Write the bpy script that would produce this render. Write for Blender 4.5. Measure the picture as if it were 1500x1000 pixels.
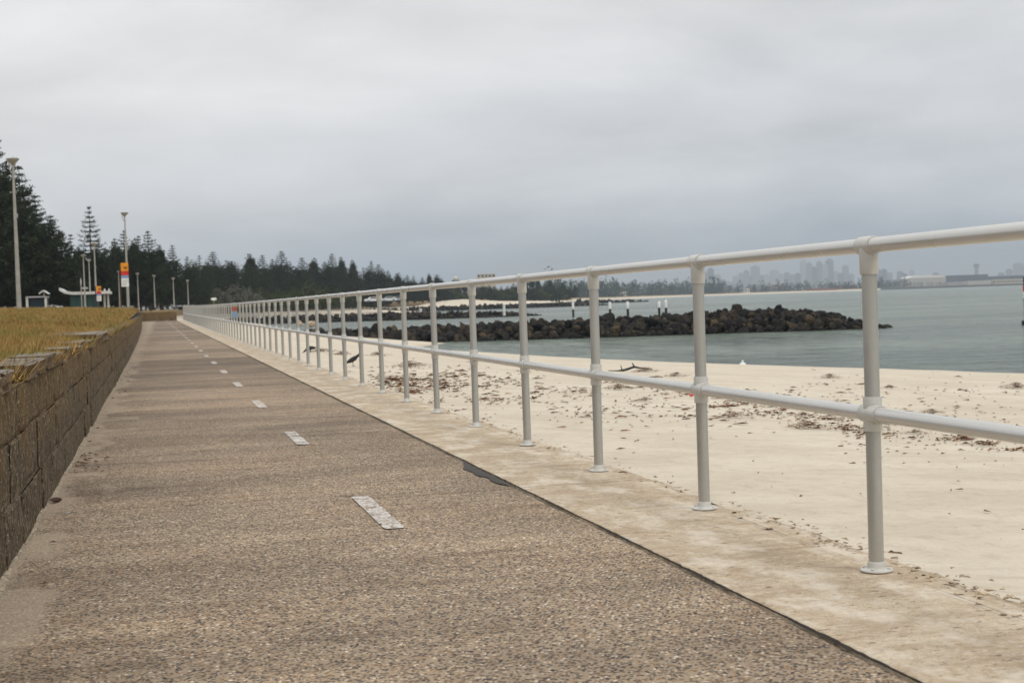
import bpy, math, random
import numpy as np
from mathutils import Vector, Matrix, noise as mnoise
random.seed(7); rng = np.random.default_rng(7)
for o in list(bpy.data.objects): bpy.data.objects.remove(o)
scene = bpy.context.scene
C = scene.collection

# ------------------------------------------------------------------ camera
FP, YAW, PITCH, ROLL, EYE = 2100.0, 0.2395, 0.0281, -0.034, 0.912
def _axes():
    cp, sp = math.cos(PITCH), math.sin(PITCH); c, s = math.cos(ROLL), math.sin(ROLL)
    w = Vector((0, cp, -sp)); u = Vector((0, sp, cp)); x = Vector((1, 0, 0))
    X = c*x + s*u; U = -s*x + c*u
    Rz = Matrix.Rotation(-YAW, 3, 'Z')
    return Rz@X, Rz@U, Rz@w
AX, AU, AW = _axes()
cam_d = bpy.data.cameras.new('camera'); cam = bpy.data.objects.new('camera', cam_d); C.objects.link(cam)
m3 = Matrix((AX, AU, -AW)).transposed()
cam.matrix_world = Matrix.Translation((0, 0, EYE)) @ m3.to_4x4()
cam_d.sensor_width = 36; cam_d.lens = FP/1500*36
cam_d.clip_start = 0.05; cam_d.clip_end = 60000
cam_d.dof.use_dof = True; cam_d.dof.focus_distance = 6.5; cam_d.dof.aperture_fstop = 8.0
scene.camera = cam
EYEV = Vector((0, 0, EYE))
def ray(px, py): return (px-750)/FP*AX - (py-500)/FP*AU + AW
def at(px, py, z=0.0):
    v = ray(px, py); return EYEV + v*((z-EYE)/v.z)
def horizon(px): return 441 - 0.034*(px-750)
def gp(px, d):                      # ground position seen in column px at depth d
    v = ray(px, horizon(px))*d; return v.x, v.y
def zat(px, py, d): return EYE + (horizon(px)-py)*d/FP

# ------------------------------------------------------------------ sky and sun
world = bpy.data.worlds.new('World'); scene.world = world; world.use_nodes = True
wt = world.node_tree; wt.nodes.clear()
def wn(t, **k):
    n = wt.nodes.new(t)
    for a, b in k.items(): setattr(n, a, b)
    return n
SUN_EL, SUN_AZ = math.radians(58), math.radians(150)      # azimuth clockwise from +Y
sky = wn('ShaderNodeTexSky', sky_type='NISHITA', sun_disc=False, sun_elevation=SUN_EL, sun_rotation=SUN_AZ, dust_density=4.0)
tc = wn('ShaderNodeTexCoord'); sep = wn('ShaderNodeSeparateXYZ'); wt.links.new(tc.outputs['Generated'], sep.inputs[0])
mp = wn('ShaderNodeMapping'); mp.inputs['Scale'].default_value = (1.0, 1.0, 3.6); wt.links.new(tc.outputs['Generated'], mp.inputs[0])
nz = wn('ShaderNodeTexNoise'); nz.inputs['Scale'].default_value = 4.2; nz.inputs['Detail'].default_value = 7; nz.inputs['Roughness'].default_value = 0.52; nz.inputs['Distortion'].default_value = 0.25
wt.links.new(mp.outputs[0], nz.inputs['Vector'])
def wmath(op, a, b=None, c=None):
    n = wn('ShaderNodeMath', operation=op)
    for i, v in enumerate((a, b, c)):
        if v is None: continue
        if isinstance(v, (int, float)): n.inputs[i].default_value = v
        else: wt.links.new(v, n.inputs[i])
    return n.outputs[0]
nc = wmath('SUBTRACT', nz.outputs['Fac'], 0.5)
# cloud bank is low and dark in the north-east, thinner to the west
elev = wmath('ADD', sep.outputs['Z'], wmath('MULTIPLY', nc, 0.13))
west = wmath('MULTIPLY', wmath('SUBTRACT', 0.28, sep.outputs['X']), 0.20)
elev = wmath('ADD', elev, wmath('MAXIMUM', west, 0.0))
ramp = wn('ShaderNodeValToRGB'); wt.links.new(elev, ramp.inputs[0])
cr = ramp.color_ramp
stops = [(0.0, (0.37, 0.43, 0.50)), (0.035, (0.465, 0.515, 0.575)), (0.065, (0.60, 0.63, 0.67)), (0.11, (0.73, 0.745, 0.765)), (0.20, (0.80, 0.80, 0.81)), (0.6, (1.0, 1.0, 1.0)), (1.0, (1.25, 1.25, 1.25))]
while len(cr.elements) < len(stops): cr.elements.new(0.5)
for e, (p, c) in zip(cr.elements, stops): e.position = p; e.color = (*c, 1)
mulc = wn('ShaderNodeMixRGB', blend_type='MULTIPLY'); mulc.inputs[0].default_value = 1
wt.links.new(ramp.outputs[0], mulc.inputs[1])
mod = wmath('MULTIPLY_ADD', nc, 0.62, 1.0)
wt.links.new(mod, mulc.inputs[2])
bg1 = wn('ShaderNodeBackground'); bg1.inputs[1].default_value = 0.94; wt.links.new(mulc.outputs[0], bg1.inputs[0])
bg2 = wn('ShaderNodeBackground'); bg2.inputs[1].default_value = 0.05; wt.links.new(sky.outputs[0], bg2.inputs[0])
# the blue sky above reaches us only as a faint share through the cloud deck
hs = wn('ShaderNodeHueSaturation'); hs.inputs['Saturation'].default_value = 0.25; hs.inputs['Value'].default_value = 0.2
wt.links.new(sky.outputs[0], hs.inputs['Color']); wt.links.new(hs.outputs[0], bg2.inputs[0])
ads = wn('ShaderNodeAddShader'); wt.links.new(bg1.outputs[0], ads.inputs[0]); wt.links.new(bg2.outputs[0], ads.inputs[1])
wo = wn('ShaderNodeOutputWorld'); wt.links.new(ads.outputs[0], wo.inputs[0])
sd = bpy.data.lights.new('sun', 'SUN'); sd.energy = 1.2; sd.angle = math.radians(18); sd.color = (1.0, 0.95, 0.88)
so = bpy.data.objects.new('sun', sd); C.objects.link(so)
sdir = Vector((math.sin(SUN_AZ)*math.cos(SUN_EL), math.cos(SUN_AZ)*math.cos(SUN_EL), math.sin(SUN_EL)))
so.rotation_euler = sdir.to_track_quat('Z', 'Y').to_euler(); so.location = (0, -20, 40)
vs = scene.view_settings; vs.view_transform = 'Standard'; vs.look = 'None'; vs.gamma = 1; vs.exposure = 0.0; vs.use_curve_mapping = False
scene.render.engine = 'CYCLES'
scene.cycles.max_bounces = 6; scene.cycles.volume_bounces = 1

# ------------------------------------------------------------------ helpers
class MB:
    def __init__(s): s.v = []; s.f = []; s.mi = []
    def add(s, vs_, fs, m=0):
        b = len(s.v); s.v += [tuple(v) for v in vs_]; s.f += [tuple(b+i for i in f) for f in fs]; s.mi += [m]*len(fs); return s
    def box(s, x0, x1, y0, y1, z0, z1, m=0):
        return s.add([(x0,y0,z0),(x1,y0,z0),(x1,y1,z0),(x0,y1,z0),(x0,y0,z1),(x1,y0,z1),(x1,y1,z1),(x0,y1,z1)],
                     [(0,3,2,1),(4,5,6,7),(0,1,5,4),(1,2,6,5),(2,3,7,6),(3,0,4,7)], m)
    def tube(s, pts, rad, n=12, m=0, caps=True, sq=1.0):
        pts = [Vector(p) for p in pts]; rad = rad if isinstance(rad, (list, tuple)) else [rad]*len(pts)
        rings = []; prev = None
        for i, p in enumerate(pts):
            t = (pts[min(i+1, len(pts)-1)] - pts[max(i-1, 0)]).normalized()
            if prev is None:
                a = Vector((0, 0, 1)) if abs(t.z) < 0.9 else Vector((1, 0, 0))
                u = t.cross(a).normalized()
            else: u = (prev - t*prev.dot(t)).normalized()
            prev = u; w = t.cross(u)
            rings.append([p + (u*math.cos(2*math.pi*k/n) + w*math.sin(2*math.pi*k/n)*sq)*rad[i] for k in range(n)])
        vs_ = [v for r in rings for v in r]; fs = []
        for i in range(len(pts)-1):
            for k in range(n):
                fs.append((i*n+k, i*n+(k+1) % n, (i+1)*n+(k+1) % n, (i+1)*n+k))
        if caps: fs += [tuple(range(n-1, -1, -1)), tuple((len(pts)-1)*n+k for k in range(n))]
        return s.add(vs_, fs, m)
    def lathe(s, prof, n=24, c=(0, 0, 0), m=0):
        vs_ = []; fs = []
        for r, z in prof:
            for k in range(n):
                a = 2*math.pi*k/n; vs_.append((c[0]+r*math.cos(a), c[1]+r*math.sin(a), c[2]+z))
        for i in range(len(prof)-1):
            for k in range(n): fs.append((i*n+k, i*n+(k+1) % n, (i+1)*n+(k+1) % n, (i+1)*n+k))
        fs += [tuple(range(n-1, -1, -1)), tuple((len(prof)-1)*n+k for k in range(n))]
        return s.add(vs_, fs, m)
    def mesh(s, name, mats, smooth=False):
        me = bpy.data.meshes.new(name); me.from_pydata(s.v, [], s.f)
        for mt in (mats if isinstance(mats, (list, tuple)) else [mats]): me.materials.append(mt)
        if any(s.mi): me.polygons.foreach_set('material_index', s.mi)
        me.update()
        if smooth: smooth_mesh(me)
        return me
    def build(s, name, mats, parent=None, smooth=False):
        return link(name, s.mesh(name, mats, smooth), parent)
def smooth_mesh(me, ang=40):
    me.polygons.foreach_set('use_smooth', [True]*len(me.polygons))
    try: me.set_sharp_from_angle(angle=math.radians(ang))
    except Exception: pass
def link(name, me, parent=None, loc=None):
    o = bpy.data.objects.new(name, me); C.objects.link(o)
    if parent: o.parent = parent
    if loc: o.location = loc
    return o
def tag(o, label=None, cat=None, group=None, kind=None):
    if label: o['label'] = label
    if cat: o['category'] = cat
    if group: o['group'] = group
    if kind: o['kind'] = kind
    return o
def empty(name, loc=(0, 0, 0), rz=0.0):
    o = bpy.data.objects.new(name, None); C.objects.link(o); o.location = loc; o.rotation_euler.z = rz; o.empty_display_size = 0.3; return o
def copy_tree(o, parent=None):
    c = o.copy(); C.objects.link(c)
    if parent: c.parent = parent
    for ch in list(o.children): copy_tree(ch, c)
    return c
def npmesh(name, v, f, mats, smooth=False):        # v (n,3) f (m,3|4)
    me = bpy.data.meshes.new(name); k = f.shape[1]
    me.vertices.add(len(v)); me.vertices.foreach_set('co', v.astype(np.float32).ravel())
    me.loops.add(f.size); me.loops.foreach_set('vertex_index', f.astype(np.int32).ravel())
    me.polygons.add(len(f)); me.polygons.foreach_set('loop_start', np.arange(0, f.size, k, dtype=np.int32))
    me.polygons.foreach_set('loop_total', np.full(len(f), k, dtype=np.int32))
    for mt in (mats if isinstance(mats, (list, tuple)) else [mats]): me.materials.append(mt)
    me.update(calc_edges=True); me.validate()
    if smooth: me.polygons.foreach_set('use_smooth', [True]*len(me.polygons))
    return me
def grid(name, X, Y, Z, mat, parent=None, smooth=True):    # 2-D arrays
    r, c = X.shape; v = np.stack([X.ravel(), Y.ravel(), Z.ravel()], 1)
    i = np.arange(r*c).reshape(r, c)
    f = np.stack([i[:-1, :-1].ravel(), i[:-1, 1:].ravel(), i[1:, 1:].ravel(), i[1:, :-1].ravel()], 1)
    me = npmesh(name, v, f, mat, smooth)
    o = link(name, me, parent)
    if len(me.polygons) and me.polygons[0].normal.z < 0: me.flip_normals()
    return o
ONES = ['', 'first', 'second', 'third', 'fourth', 'fifth', 'sixth', 'seventh', 'eighth', 'ninth', 'tenth', 'eleventh', 'twelfth', 'thirteenth', 'fourteenth', 'fifteenth', 'sixteenth', 'seventeenth', 'eighteenth', 'nineteenth']
TENS = ['', '', 'twenty', 'thirty', 'forty', 'fifty', 'sixty', 'seventy', 'eighty', 'ninety']
def ordinal(n):
    if n < 20: return ONES[n]
    if n % 10 == 0: return TENS[n//10][:-1]+'ieth'
    return TENS[n//10]+'-'+ONES[n % 10]

# ------------------------------------------------------------------ materials
class NT:
    def __init__(s, name, rough=0.8, spec=0.3):
        s.m = bpy.data.materials.new(name); s.m.use_nodes = True; s.t = s.m.node_tree
        s.b = s.t.nodes['Principled BSDF']; s.b.inputs['Roughness'].default_value = rough
        s.b.inputs['Specular IOR Level'].default_value = spec
        s.geo = s.t.nodes.new('ShaderNodeNewGeometry'); s.pos = s.geo.outputs['Position']
    def n(s, t, **k):
        x = s.t.nodes.new(t)
        for a, b in k.items(): setattr(x, a, b)
        return x
    def put(s, sock, v):
        if isinstance(v, (int, float)): sock.default_value = v
        elif isinstance(v, tuple): sock.default_value = v if len(v) == 4 or sock.type == 'VECTOR' else (*v, 1)
        else: s.t.links.new(v, sock)
    def map(s, scale, vec=None, loc=(0, 0, 0)):
        x = s.n('ShaderNodeMapping'); s.put(x.inputs['Vector'], vec or s.pos); x.inputs['Scale'].default_value = scale if isinstance(scale, tuple) else (scale,)*3
        x.inputs['Location'].default_value = loc
        return x.outputs[0]
    def noise(s, scale, detail=4, rough=0.55, vec=None, dist=0.0, col=False):
        x = s.n('ShaderNodeTexNoise'); s.put(x.inputs['Vector'], s.map(scale, vec)); x.inputs['Scale'].default_value = 1
        x.inputs['Detail'].default_value = detail; x.inputs['Roughness'].default_value = rough; x.inputs['Distortion'].default_value = dist
        return x.outputs['Color' if col else 'Fac']
    def vor(s, scale, out='Distance', feature='F1', vec=None, rand=1.0):
        x = s.n('ShaderNodeTexVoronoi', feature=feature); s.put(x.inputs['Vector'], s.map(scale, vec)); x.inputs['Scale'].default_value = 1
        x.inputs['Randomness'].default_value = rand
        return x.outputs[out]
    def math(s, op, a, b=0.0, c=0.0, clamp=False):
        x = s.n('ShaderNodeMath', operation=op, use_clamp=clamp); s.put(x.inputs[0], a); s.put(x.inputs[1], b); s.put(x.inputs[2], c); return x.outputs[0]
    def ramp(s, f, stops, interp='LINEAR'):
        x = s.n('ShaderNodeValToRGB'); s.put(x.inputs[0], f); x.color_ramp.interpolation = interp
        while len(x.color_ramp.elements) < len(stops): x.color_ramp.elements.new(0.5)
        for e, (p, c) in zip(x.color_ramp.elements, stops):
            e.position = p; e.color = (c, c, c, 1) if isinstance(c, (int, float)) else (*c, 1)
        return x.outputs[0]
    def mix(s, f, a, b, mode='MIX'):
        x = s.n('ShaderNodeMixRGB', blend_type=mode); s.put(x.inputs[0], f); s.put(x.inputs[1], a); s.put(x.inputs[2], b); return x.outputs[0]
    def sep(s, v=None):
        x = s.n('ShaderNodeSeparateXYZ'); s.put(x.inputs[0], v or s.pos); return x.outputs
    def bump(s, h, dist=0.01, strength=1.0, normal=None):
        x = s.n('ShaderNodeBump'); s.put(x.inputs['Height'], h); x.inputs['Distance'].default_value = dist; x.inputs['Strength'].default_value = strength
        if normal: s.put(x.inputs['Normal'], normal)
        s.t.links.new(x.outputs[0], s.b.inputs['Normal']); return x.outputs[0]
    def col(s, c): s.put(s.b.inputs['Base Color'], c); return s
    def rnd(s): return s.n('ShaderNodeObjectInfo').outputs['Random']
    def isl(s): return s.geo.outputs['Random Per Island']
def plain(name, c, rough=0.6, var=0.12, sc=3.0, metal=0.0, spec=0.3):
    t = NT(name, rough, spec); f = t.noise(sc, 5); k = t.ramp(f, [(0.3, tuple(x*(1-var) for x in c)), (0.7, tuple(min(1, x*(1+var)) for x in c))])
    t.col(k); t.b.inputs['Metallic'].default_value = metal; return t.m

M = {}
# exposed-aggregate path
def agg(name, worn=None):
    t = NT(name, 0.85, 0.25)
    rm = t.n('ShaderNodeMapping'); t.put(rm.inputs['Vector'], t.pos); rm.inputs['Rotation'].default_value = (0.5, 0.35, 0.62); wob = t.n('ShaderNodeVectorMath', operation='MULTIPLY_ADD'); t.put(wob.inputs[0], t.noise(35, 2, col=True)); wob.inputs[1].default_value = (0.02, 0.02, 0.02); t.put(wob.inputs[2], rm.outputs[0]); edge = t.vor(88, 'Distance', 'F1', vec=wob.outputs[0]); cc = t.vor(88, 'Color', 'F1', vec=wob.outputs[0])
    sc = t.sep(cc)
    stone = t.ramp(sc[0], [(0.0, (0.035, 0.033, 0.034)), (0.3, (0.075, 0.068, 0.066)), (0.5, (0.125, 0.10, 0.08)), (0.64, (0.24, 0.135, 0.065)), (0.78, (0.31, 0.225, 0.135)), (0.9, (0.50, 0.41, 0.30)), (1.0, (0.72, 0.66, 0.56))])
    fine = t.noise(260, 3)
    cement = t.ramp(fine, [(0.3, (0.25, 0.205, 0.152)), (0.7, (0.385, 0.32, 0.24))])
    # where the cement skin is still whole fewer stones show
    skin = t.noise((0.9, 2.6, 1), 5, 0.6, dist=0.3)
    skin2 = t.noise((4.0, 6.5, 1), 4, 0.6)
    cover = t.math('ADD', t.math('MULTIPLY', skin, 0.9), t.math('MULTIPLY', skin2, 0.35))
    keep = t.ramp(t.math('ADD', t.math('MULTIPLY', cover, 1.3), t.math('MULTIPLY', sc[1], 0.55)), [(1.05, 0.0), (1.28, 1.0)])
    inside = t.ramp(edge, [(0.40, 1.0), (0.56, 0.0)])
    st = t.math('MULTIPLY', inside, t.math('SUBTRACT', 1.0, t.math('MULTIPLY', keep, 0.8)))
    base = t.mix(st, cement, stone)
    bay = t.rnd()
    tone = t.ramp(t.math('ADD', t.math('MULTIPLY', t.noise((0.5, 1.1, 1), 5), 0.7), t.math('MULTIPLY', bay, 0.3)), [(0.32, (0.50, 0.48, 0.47)), (0.5, (0.83, 0.785, 0.75)), (0.68, (1.2, 1.13, 1.06))])
    base = t.mix(1.0, base, tone, 'MULTIPLY')
    st2 = t.noise((1.2, 5.5, 1), 5, 0.65, dist=0.6); base = t.mix(t.math('MULTIPLY', t.ramp(st2, [(0.5, 0.0), (0.72, 0.75)]), 1.0), base, t.mix(1.0, base, (0.55, 0.52, 0.50), 'MULTIPLY'))
    warm = t.noise((0.7, 0.9, 1), 4, 0.6); base = t.mix(t.ramp(warm, [(0.45, 0.0), (0.7, 0.35)]), base, t.mix(1.0, base, (1.10, 1.0, 0.88), "MULTIPLY"))
    # dusty sand drift along the wall side and at the sea-side edge
    X = t.sep()[0]
    drift = t.math('MULTIPLY', t.ramp(t.math('ADD', X, t.math('MULTIPLY', t.noise((3, 1.5, 1), 4), 1.0)), [(-0.0, 0.6), (0.12, 0.0)]), 1.0)
    base = t.mix(drift, base, t.mix(fine, (0.33, 0.26, 0.19), (0.45, 0.37, 0.28)))
    h = t.math('ADD', t.math('MULTIPLY', inside, 0.7), t.math('MULTIPLY', fine, 0.4))
    if worn:
        w = t.noise(70, 4, 0.7); w2 = t.noise((6, 9, 1), 3)
        pm = t.ramp(t.math('ADD', t.math('MULTIPLY', w, 0.75), t.math('MULTIPLY', w2, 0.4)), [(0.49, 0.0), (0.62, 1.0)])
        base = t.mix(t.math('MULTIPLY', pm, 0.9), base, (0.66, 0.63, 0.59))
    t.col(base); t.bump(h, 0.0035, 0.9); return t.m
M['path'] = agg('exposed_aggregate'); M['paint'] = agg('worn_white_paint', True)
def concrete():
    t = NT('beach_concrete', 0.9, 0.2)
    a = t.noise((1.6, 2.2, 1), 7, 0.62, dist=0.4); b = t.noise((9, 14, 5), 6, 0.7); fine = t.noise(140, 4, 0.7)
    c = t.ramp(a, [(0.28, (0.36, 0.27, 0.17)), (0.45, (0.48, 0.375, 0.255)), (0.6, (0.55, 0.45, 0.325)), (0.75, (0.48, 0.37, 0.235))])
    c = t.mix(t.ramp(b, [(0.35, 0.45), (0.62, 0.0)]), c, (0.40, 0.32, 0.24))
    c = t.mix(t.ramp(fine, [(0.36, 0.6), (0.56, 0.0)]), c, (0.23, 0.18, 0.125)); f2 = t.noise((34, 60, 34), 4, 0.7); c = t.mix(t.ramp(f2, [(0.5, 0.0), (0.66, 0.5)]), c, (0.66, 0.6, 0.5))
    pits = t.ramp(t.noise((22, 40, 30), 4, 0.65), [(0.33, 0.85), (0.39, 0.0)])
    c = t.mix(pits, c, (0.15, 0.12, 0.09))
    st = t.noise((2.0, 9.0, 3), 6, 0.7, dist=0.5); c = t.mix(t.ramp(st, [(0.46, 0.0), (0.62, 0.6)]), c, (0.31, 0.235, 0.16)); c = t.mix(t.ramp(t.noise((5, 3, 3), 5, 0.7), [(0.48, 0.0), (0.64, 0.7)]), c, (0.64, 0.58, 0.48))
    t.col(c); t.bump(t.math('SUBTRACT', t.math('ADD', t.math('MULTIPLY', fine, 0.3), t.math('MULTIPLY', b, 0.9)), t.math('MULTIPLY', pits, 0.5)), 0.006, 0.8); return t.m
M['concrete'] = concrete()
def sandm():
    t = NT('beach_sand', 0.95, 0.15)
    a = t.noise(0.25, 5); f = t.noise(170, 3, 0.7); foot = t.noise((2.4, 2.4, 2.4), 4, 0.55, dist=0.5); foot2 = t.noise(7.0, 3)
    c = t.ramp(a, [(0.3, (0.58, 0.52, 0.42)), (0.7, (0.65, 0.59, 0.485))])
    c = t.mix(t.ramp(f, [(0.35, 0.3), (0.6, 0.0)]), c, (0.42, 0.34, 0.25))
    pt = t.noise((0.9, 1.6, 1), 5, 0.65, dist=0.4); c = t.mix(t.ramp(pt, [(0.40, 0.45), (0.58, 0.0)]), c, (0.44, 0.38, 0.29)); dim = t.noise((9, 9, 9), 4, 0.6); c = t.mix(t.ramp(dim, [(0.34, 0.35), (0.46, 0.0)]), c, (0.40, 0.34, 0.26))
    z = t.sep()[2]
    wet = t.ramp(t.math('ADD', z, t.math('MULTIPLY', a, 0.12)), [(-1.0, 0.0), (0.0, 0.0)])
    zz = t.math('MULTIPLY_ADD', z, 1.0, 2.0)           # -1.5 -> 0.5
    wet = t.ramp(zz, [(0.50, 1.0), (0.60, 0.0)])
    c = t.mix(t.math('MULTIPLY', wet, 0.55), c, (0.36, 0.29, 0.21))
    t.col(c); t.bump(t.math('ADD', t.math('MULTIPLY', foot, 1.0), t.math('ADD', t.math('MULTIPLY', foot2, 0.45), t.math('MULTIPLY', f, 0.04))), 0.10, 0.8); return t.m
M['sand'] = sandm()
def stone(name, dark, mid, lich, lamt=0.5, flecks=True, top=None):
    t = NT(name, 0.95, 0.15); r = t.rnd()
    off = t.n('ShaderNodeVectorMath', operation='ADD'); t.put(off.inputs[0], t.pos); t.put(off.inputs[1], r)
    streak = t.noise((9, 9, 5), 6, 0.7); blot = t.noise(3.4, 5, 0.6); fine = t.noise(70, 5, 0.7)
    c = t.ramp(streak, [(0.36, dark), (0.62, mid)])
    c = t.mix(t.ramp(r, [(0, 0.25), (1, 0.0)]), c, mid)
    z = t.sep()[2]
    lm = t.math('ADD', t.math('MULTIPLY', z, 0.55), t.math('SUBTRACT', t.math('ADD', t.math('MULTIPLY', blot, 0.8), t.math('MULTIPLY', fine, 0.5)), 0.38))
    lm = t.ramp(lm, [(0.42, 0.0), (0.66, 1.0)])
    c = t.mix(t.math('MULTIPLY', lm, lamt), c, lich)
    c = t.mix(t.ramp(fine, [(0.36, 0.8), (0.52, 0.0)]), c, tuple(x*0.3 for x in dark))
    mott = t.noise((42, 42, 30), 5, 0.75); c = t.mix(t.ramp(mott, [(0.48, 0.0), (0.62, 0.75)]), c, tuple(min(1, x*2.1) for x in mid))
    drip = t.noise((18, 18, 3.0), 5, 0.65); c = t.mix(t.ramp(drip, [(0.52, 0.0), (0.66, 0.65)]), c, tuple(x*0.6 for x in dark))
    if flecks:
        v = t.vor(42, 'Distance'); fm = t.math('MULTIPLY', t.ramp(v, [(0.17, 1.0), (0.24, 0.0)]), t.ramp(t.noise(4, 3), [(0.44, 0.0), (0.54, 1.0)]))
        c = t.mix(t.math('MULTIPLY', fm, 0.8), c, (0.55, 0.54, 0.48))
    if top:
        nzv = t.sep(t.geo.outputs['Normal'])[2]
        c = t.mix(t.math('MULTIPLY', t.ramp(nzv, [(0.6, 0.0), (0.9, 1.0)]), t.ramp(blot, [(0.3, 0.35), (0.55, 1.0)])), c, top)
    t.col(c); t.bump(t.math('ADD', t.math('MULTIPLY', fine, 0.9), t.math('MULTIPLY', streak, 0.8)), 0.03, 0.9); return t.m
M['block'] = stone('weathered_sandstone', (0.052, 0.040, 0.027), (0.18, 0.138, 0.088), (0.21, 0.125, 0.04), 0.85)
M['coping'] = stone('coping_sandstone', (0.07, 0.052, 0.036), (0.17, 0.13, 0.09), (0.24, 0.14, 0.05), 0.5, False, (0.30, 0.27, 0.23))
M['mortar'] = plain('dark_mortar', (0.03, 0.024, 0.018), 0.95, 0.3, 20)
M['mortar_light'] = plain('sandy_mortar', (0.27, 0.22, 0.16), 0.95, 0.55, 40)
def rockm(name, stops):
    t = NT(name, 0.9, 0.15); r = t.rnd(); isl = t.isl()
    k = t.math('FRACT', t.math('ADD', r, isl))
    c = t.ramp(k, stops); f = t.noise(6, 5, 0.65); fine = t.noise(26, 4, 0.6)
    c = t.mix(1.0, c, t.ramp(f, [(0.3, 0.45), (0.7, 1.45)]), 'MULTIPLY')
    z = t.sep()[2]
    wet = t.ramp(t.math('ADD', t.math('ADD', z, 1.6), t.math('MULTIPLY', f, 0.5)), [(0.35, 1.0), (0.75, 0.0)])
    c = t.mix(t.math('MULTIPLY', wet, 0.8), c, (0.012, 0.013, 0.011))
    t.col(c); t.bump(t.math('ADD', f, t.math('MULTIPLY', fine, 0.3)), 0.08, 0.8); return t.m
M['rock'] = rockm('dark_groyne_rock', [(0.0, (0.012, 0.012, 0.013)), (0.45, (0.026, 0.024, 0.022)), (0.78, (0.038, 0.031, 0.023)), (0.95, (0.065, 0.05, 0.03)), (1.0, (0.11, 0.085, 0.048))])
M['rock_tan'] = rockm('tan_boulder', [(0.0, (0.40, 0.32, 0.22)), (1.0, (0.48, 0.38, 0.27))])
def water():
    t = NT('bay_water', 0.16, 0.5)
    a = t.noise((1.3, 2.6, 1), 4, 0.6, dist=0.4); b = t.noise((0.28, 0.6, 1), 3, 0.5); big = t.noise((0.02, 0.05, 1), 4); c0 = t.noise((4.5, 7.5, 1), 3)
    c = t.ramp(t.math('ADD', t.math('MULTIPLY', big, 0.55), t.math('MULTIPLY', a, 0.45)), [(0.40, (0.07, 0.10, 0.08)), (0.60, (0.20, 0.245, 0.20))])
    t.col(c); t.b.inputs['IOR'].default_value = 1.33
    rp = t.noise((1.1, 0.30, 1), 5, 0.7, dist=0.3); rq = t.noise((0.30, 0.09, 1), 4, 0.6); rr = t.math('ADD', t.math('MULTIPLY', rp, 0.6), t.math('MULTIPLY', rq, 0.4)); c = t.mix(1.0, c, t.ramp(rr, [(0.38, (0.72, 0.76, 0.74)), (0.5, (1.0, 1.0, 1.0)), (0.62, (1.3, 1.27, 1.24))]), 'MULTIPLY'); t.col(c); t.put(t.b.inputs['Roughness'], t.ramp(rr, [(0.4, 0.14), (0.6, 0.26)]))  # light and dark of the ripples painted into the water colour as streaks
    h = t.math('ADD', t.math('MULTIPLY', b, 1.2), t.math('ADD', t.math('MULTIPLY', a, 0.5), t.math('MULTIPLY', c0, 0.14)))
    t.bump(h, 1.4, 1.0); return t.m
M['water'] = water()
def grassm(name, stops, ground=False):
    t = NT(name, 0.9, 0.15)
    big = t.noise((1.6, 0.7, 1), 5, 0.7); k = t.isl() if not ground else t.noise(30, 4, 0.7)
    clump_ = t.noise((7, 3.2, 7), 4, 0.7); f = t.math('ADD', t.math('MULTIPLY', k, 0.25), t.math('ADD', t.math('MULTIPLY', big, 0.45), t.math('MULTIPLY', clump_, 0.55))); f = t.math('MULTIPLY_ADD', f, 1.7, -0.55)
    c = t.ramp(f, stops); gr = t.noise((0.9, 0.5, 1), 4, 0.65); c = t.mix(t.ramp(gr, [(0.49, 0.0), (0.60, 0.75)]), c, t.mix(k, (0.12, 0.12, 0.03), (0.30, 0.27, 0.09))); t.col(c)
    if ground: t.bump(k, 0.05, 1.0)
    else: t.b.inputs['Subsurface Weight'].default_value = 0.0
    return t.m
GS = [(0.12, (0.06, 0.045, 0.018)), (0.30, (0.17, 0.105, 0.035)), (0.46, (0.33, 0.20, 0.065)), (0.62, (0.46, 0.30, 0.12)), (0.76, (0.19, 0.165, 0.045)), (0.95, (0.58, 0.45, 0.25))]
M['lawn'] = grassm('dry_lawn', [(p, tuple(x*0.62 for x in c)) for p, c in GS], True); M['blade'] = grassm('dry_blades', GS)
M['park'] = grassm('park_grass', [(0.2, (0.14, 0.085, 0.03)), (0.6, (0.30, 0.18, 0.06)), (1.0, (0.24, 0.16, 0.05))], True)
M['bank'] = grassm('scrubby_bank', [(0.2, (0.07, 0.05, 0.03)), (0.5, (0.17, 0.11, 0.06)), (0.8, (0.26, 0.17, 0.10))], True)
def leafm(name, a, b, c3):
    t = NT(name, 0.85, 0.06); k = t.isl(); n_ = t.noise(0.35, 3); r = t.rnd()
    f = t.math('ADD', t.math('MULTIPLY', k, 0.45), t.math('ADD', t.math('MULTIPLY', n_, 0.4), t.math('MULTIPLY', r, 0.2)))
    t.col(t.ramp(f, [(0.15, a), (0.5, b), (0.9, c3)])); return t.m
M['pine'] = leafm('norfolk_needles', (0.012, 0.018, 0.010), (0.024, 0.034, 0.018), (0.045, 0.058, 0.03))
M['leaf'] = leafm('dark_foliage', (0.014, 0.020, 0.011), (0.028, 0.038, 0.018), (0.055, 0.065, 0.03))
M['shrub'] = leafm('olive_shrub', (0.03, 0.04, 0.012), (0.06, 0.075, 0.022), (0.11, 0.12, 0.045))
M['shrubgrey'] = leafm('grey_shrub', (0.05, 0.055, 0.04), (0.10, 0.10, 0.075), (0.17, 0.165, 0.12))
M['bark'] = plain('bark', (0.07, 0.055, 0.04), 0.9, 0.3, 6)
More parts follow.
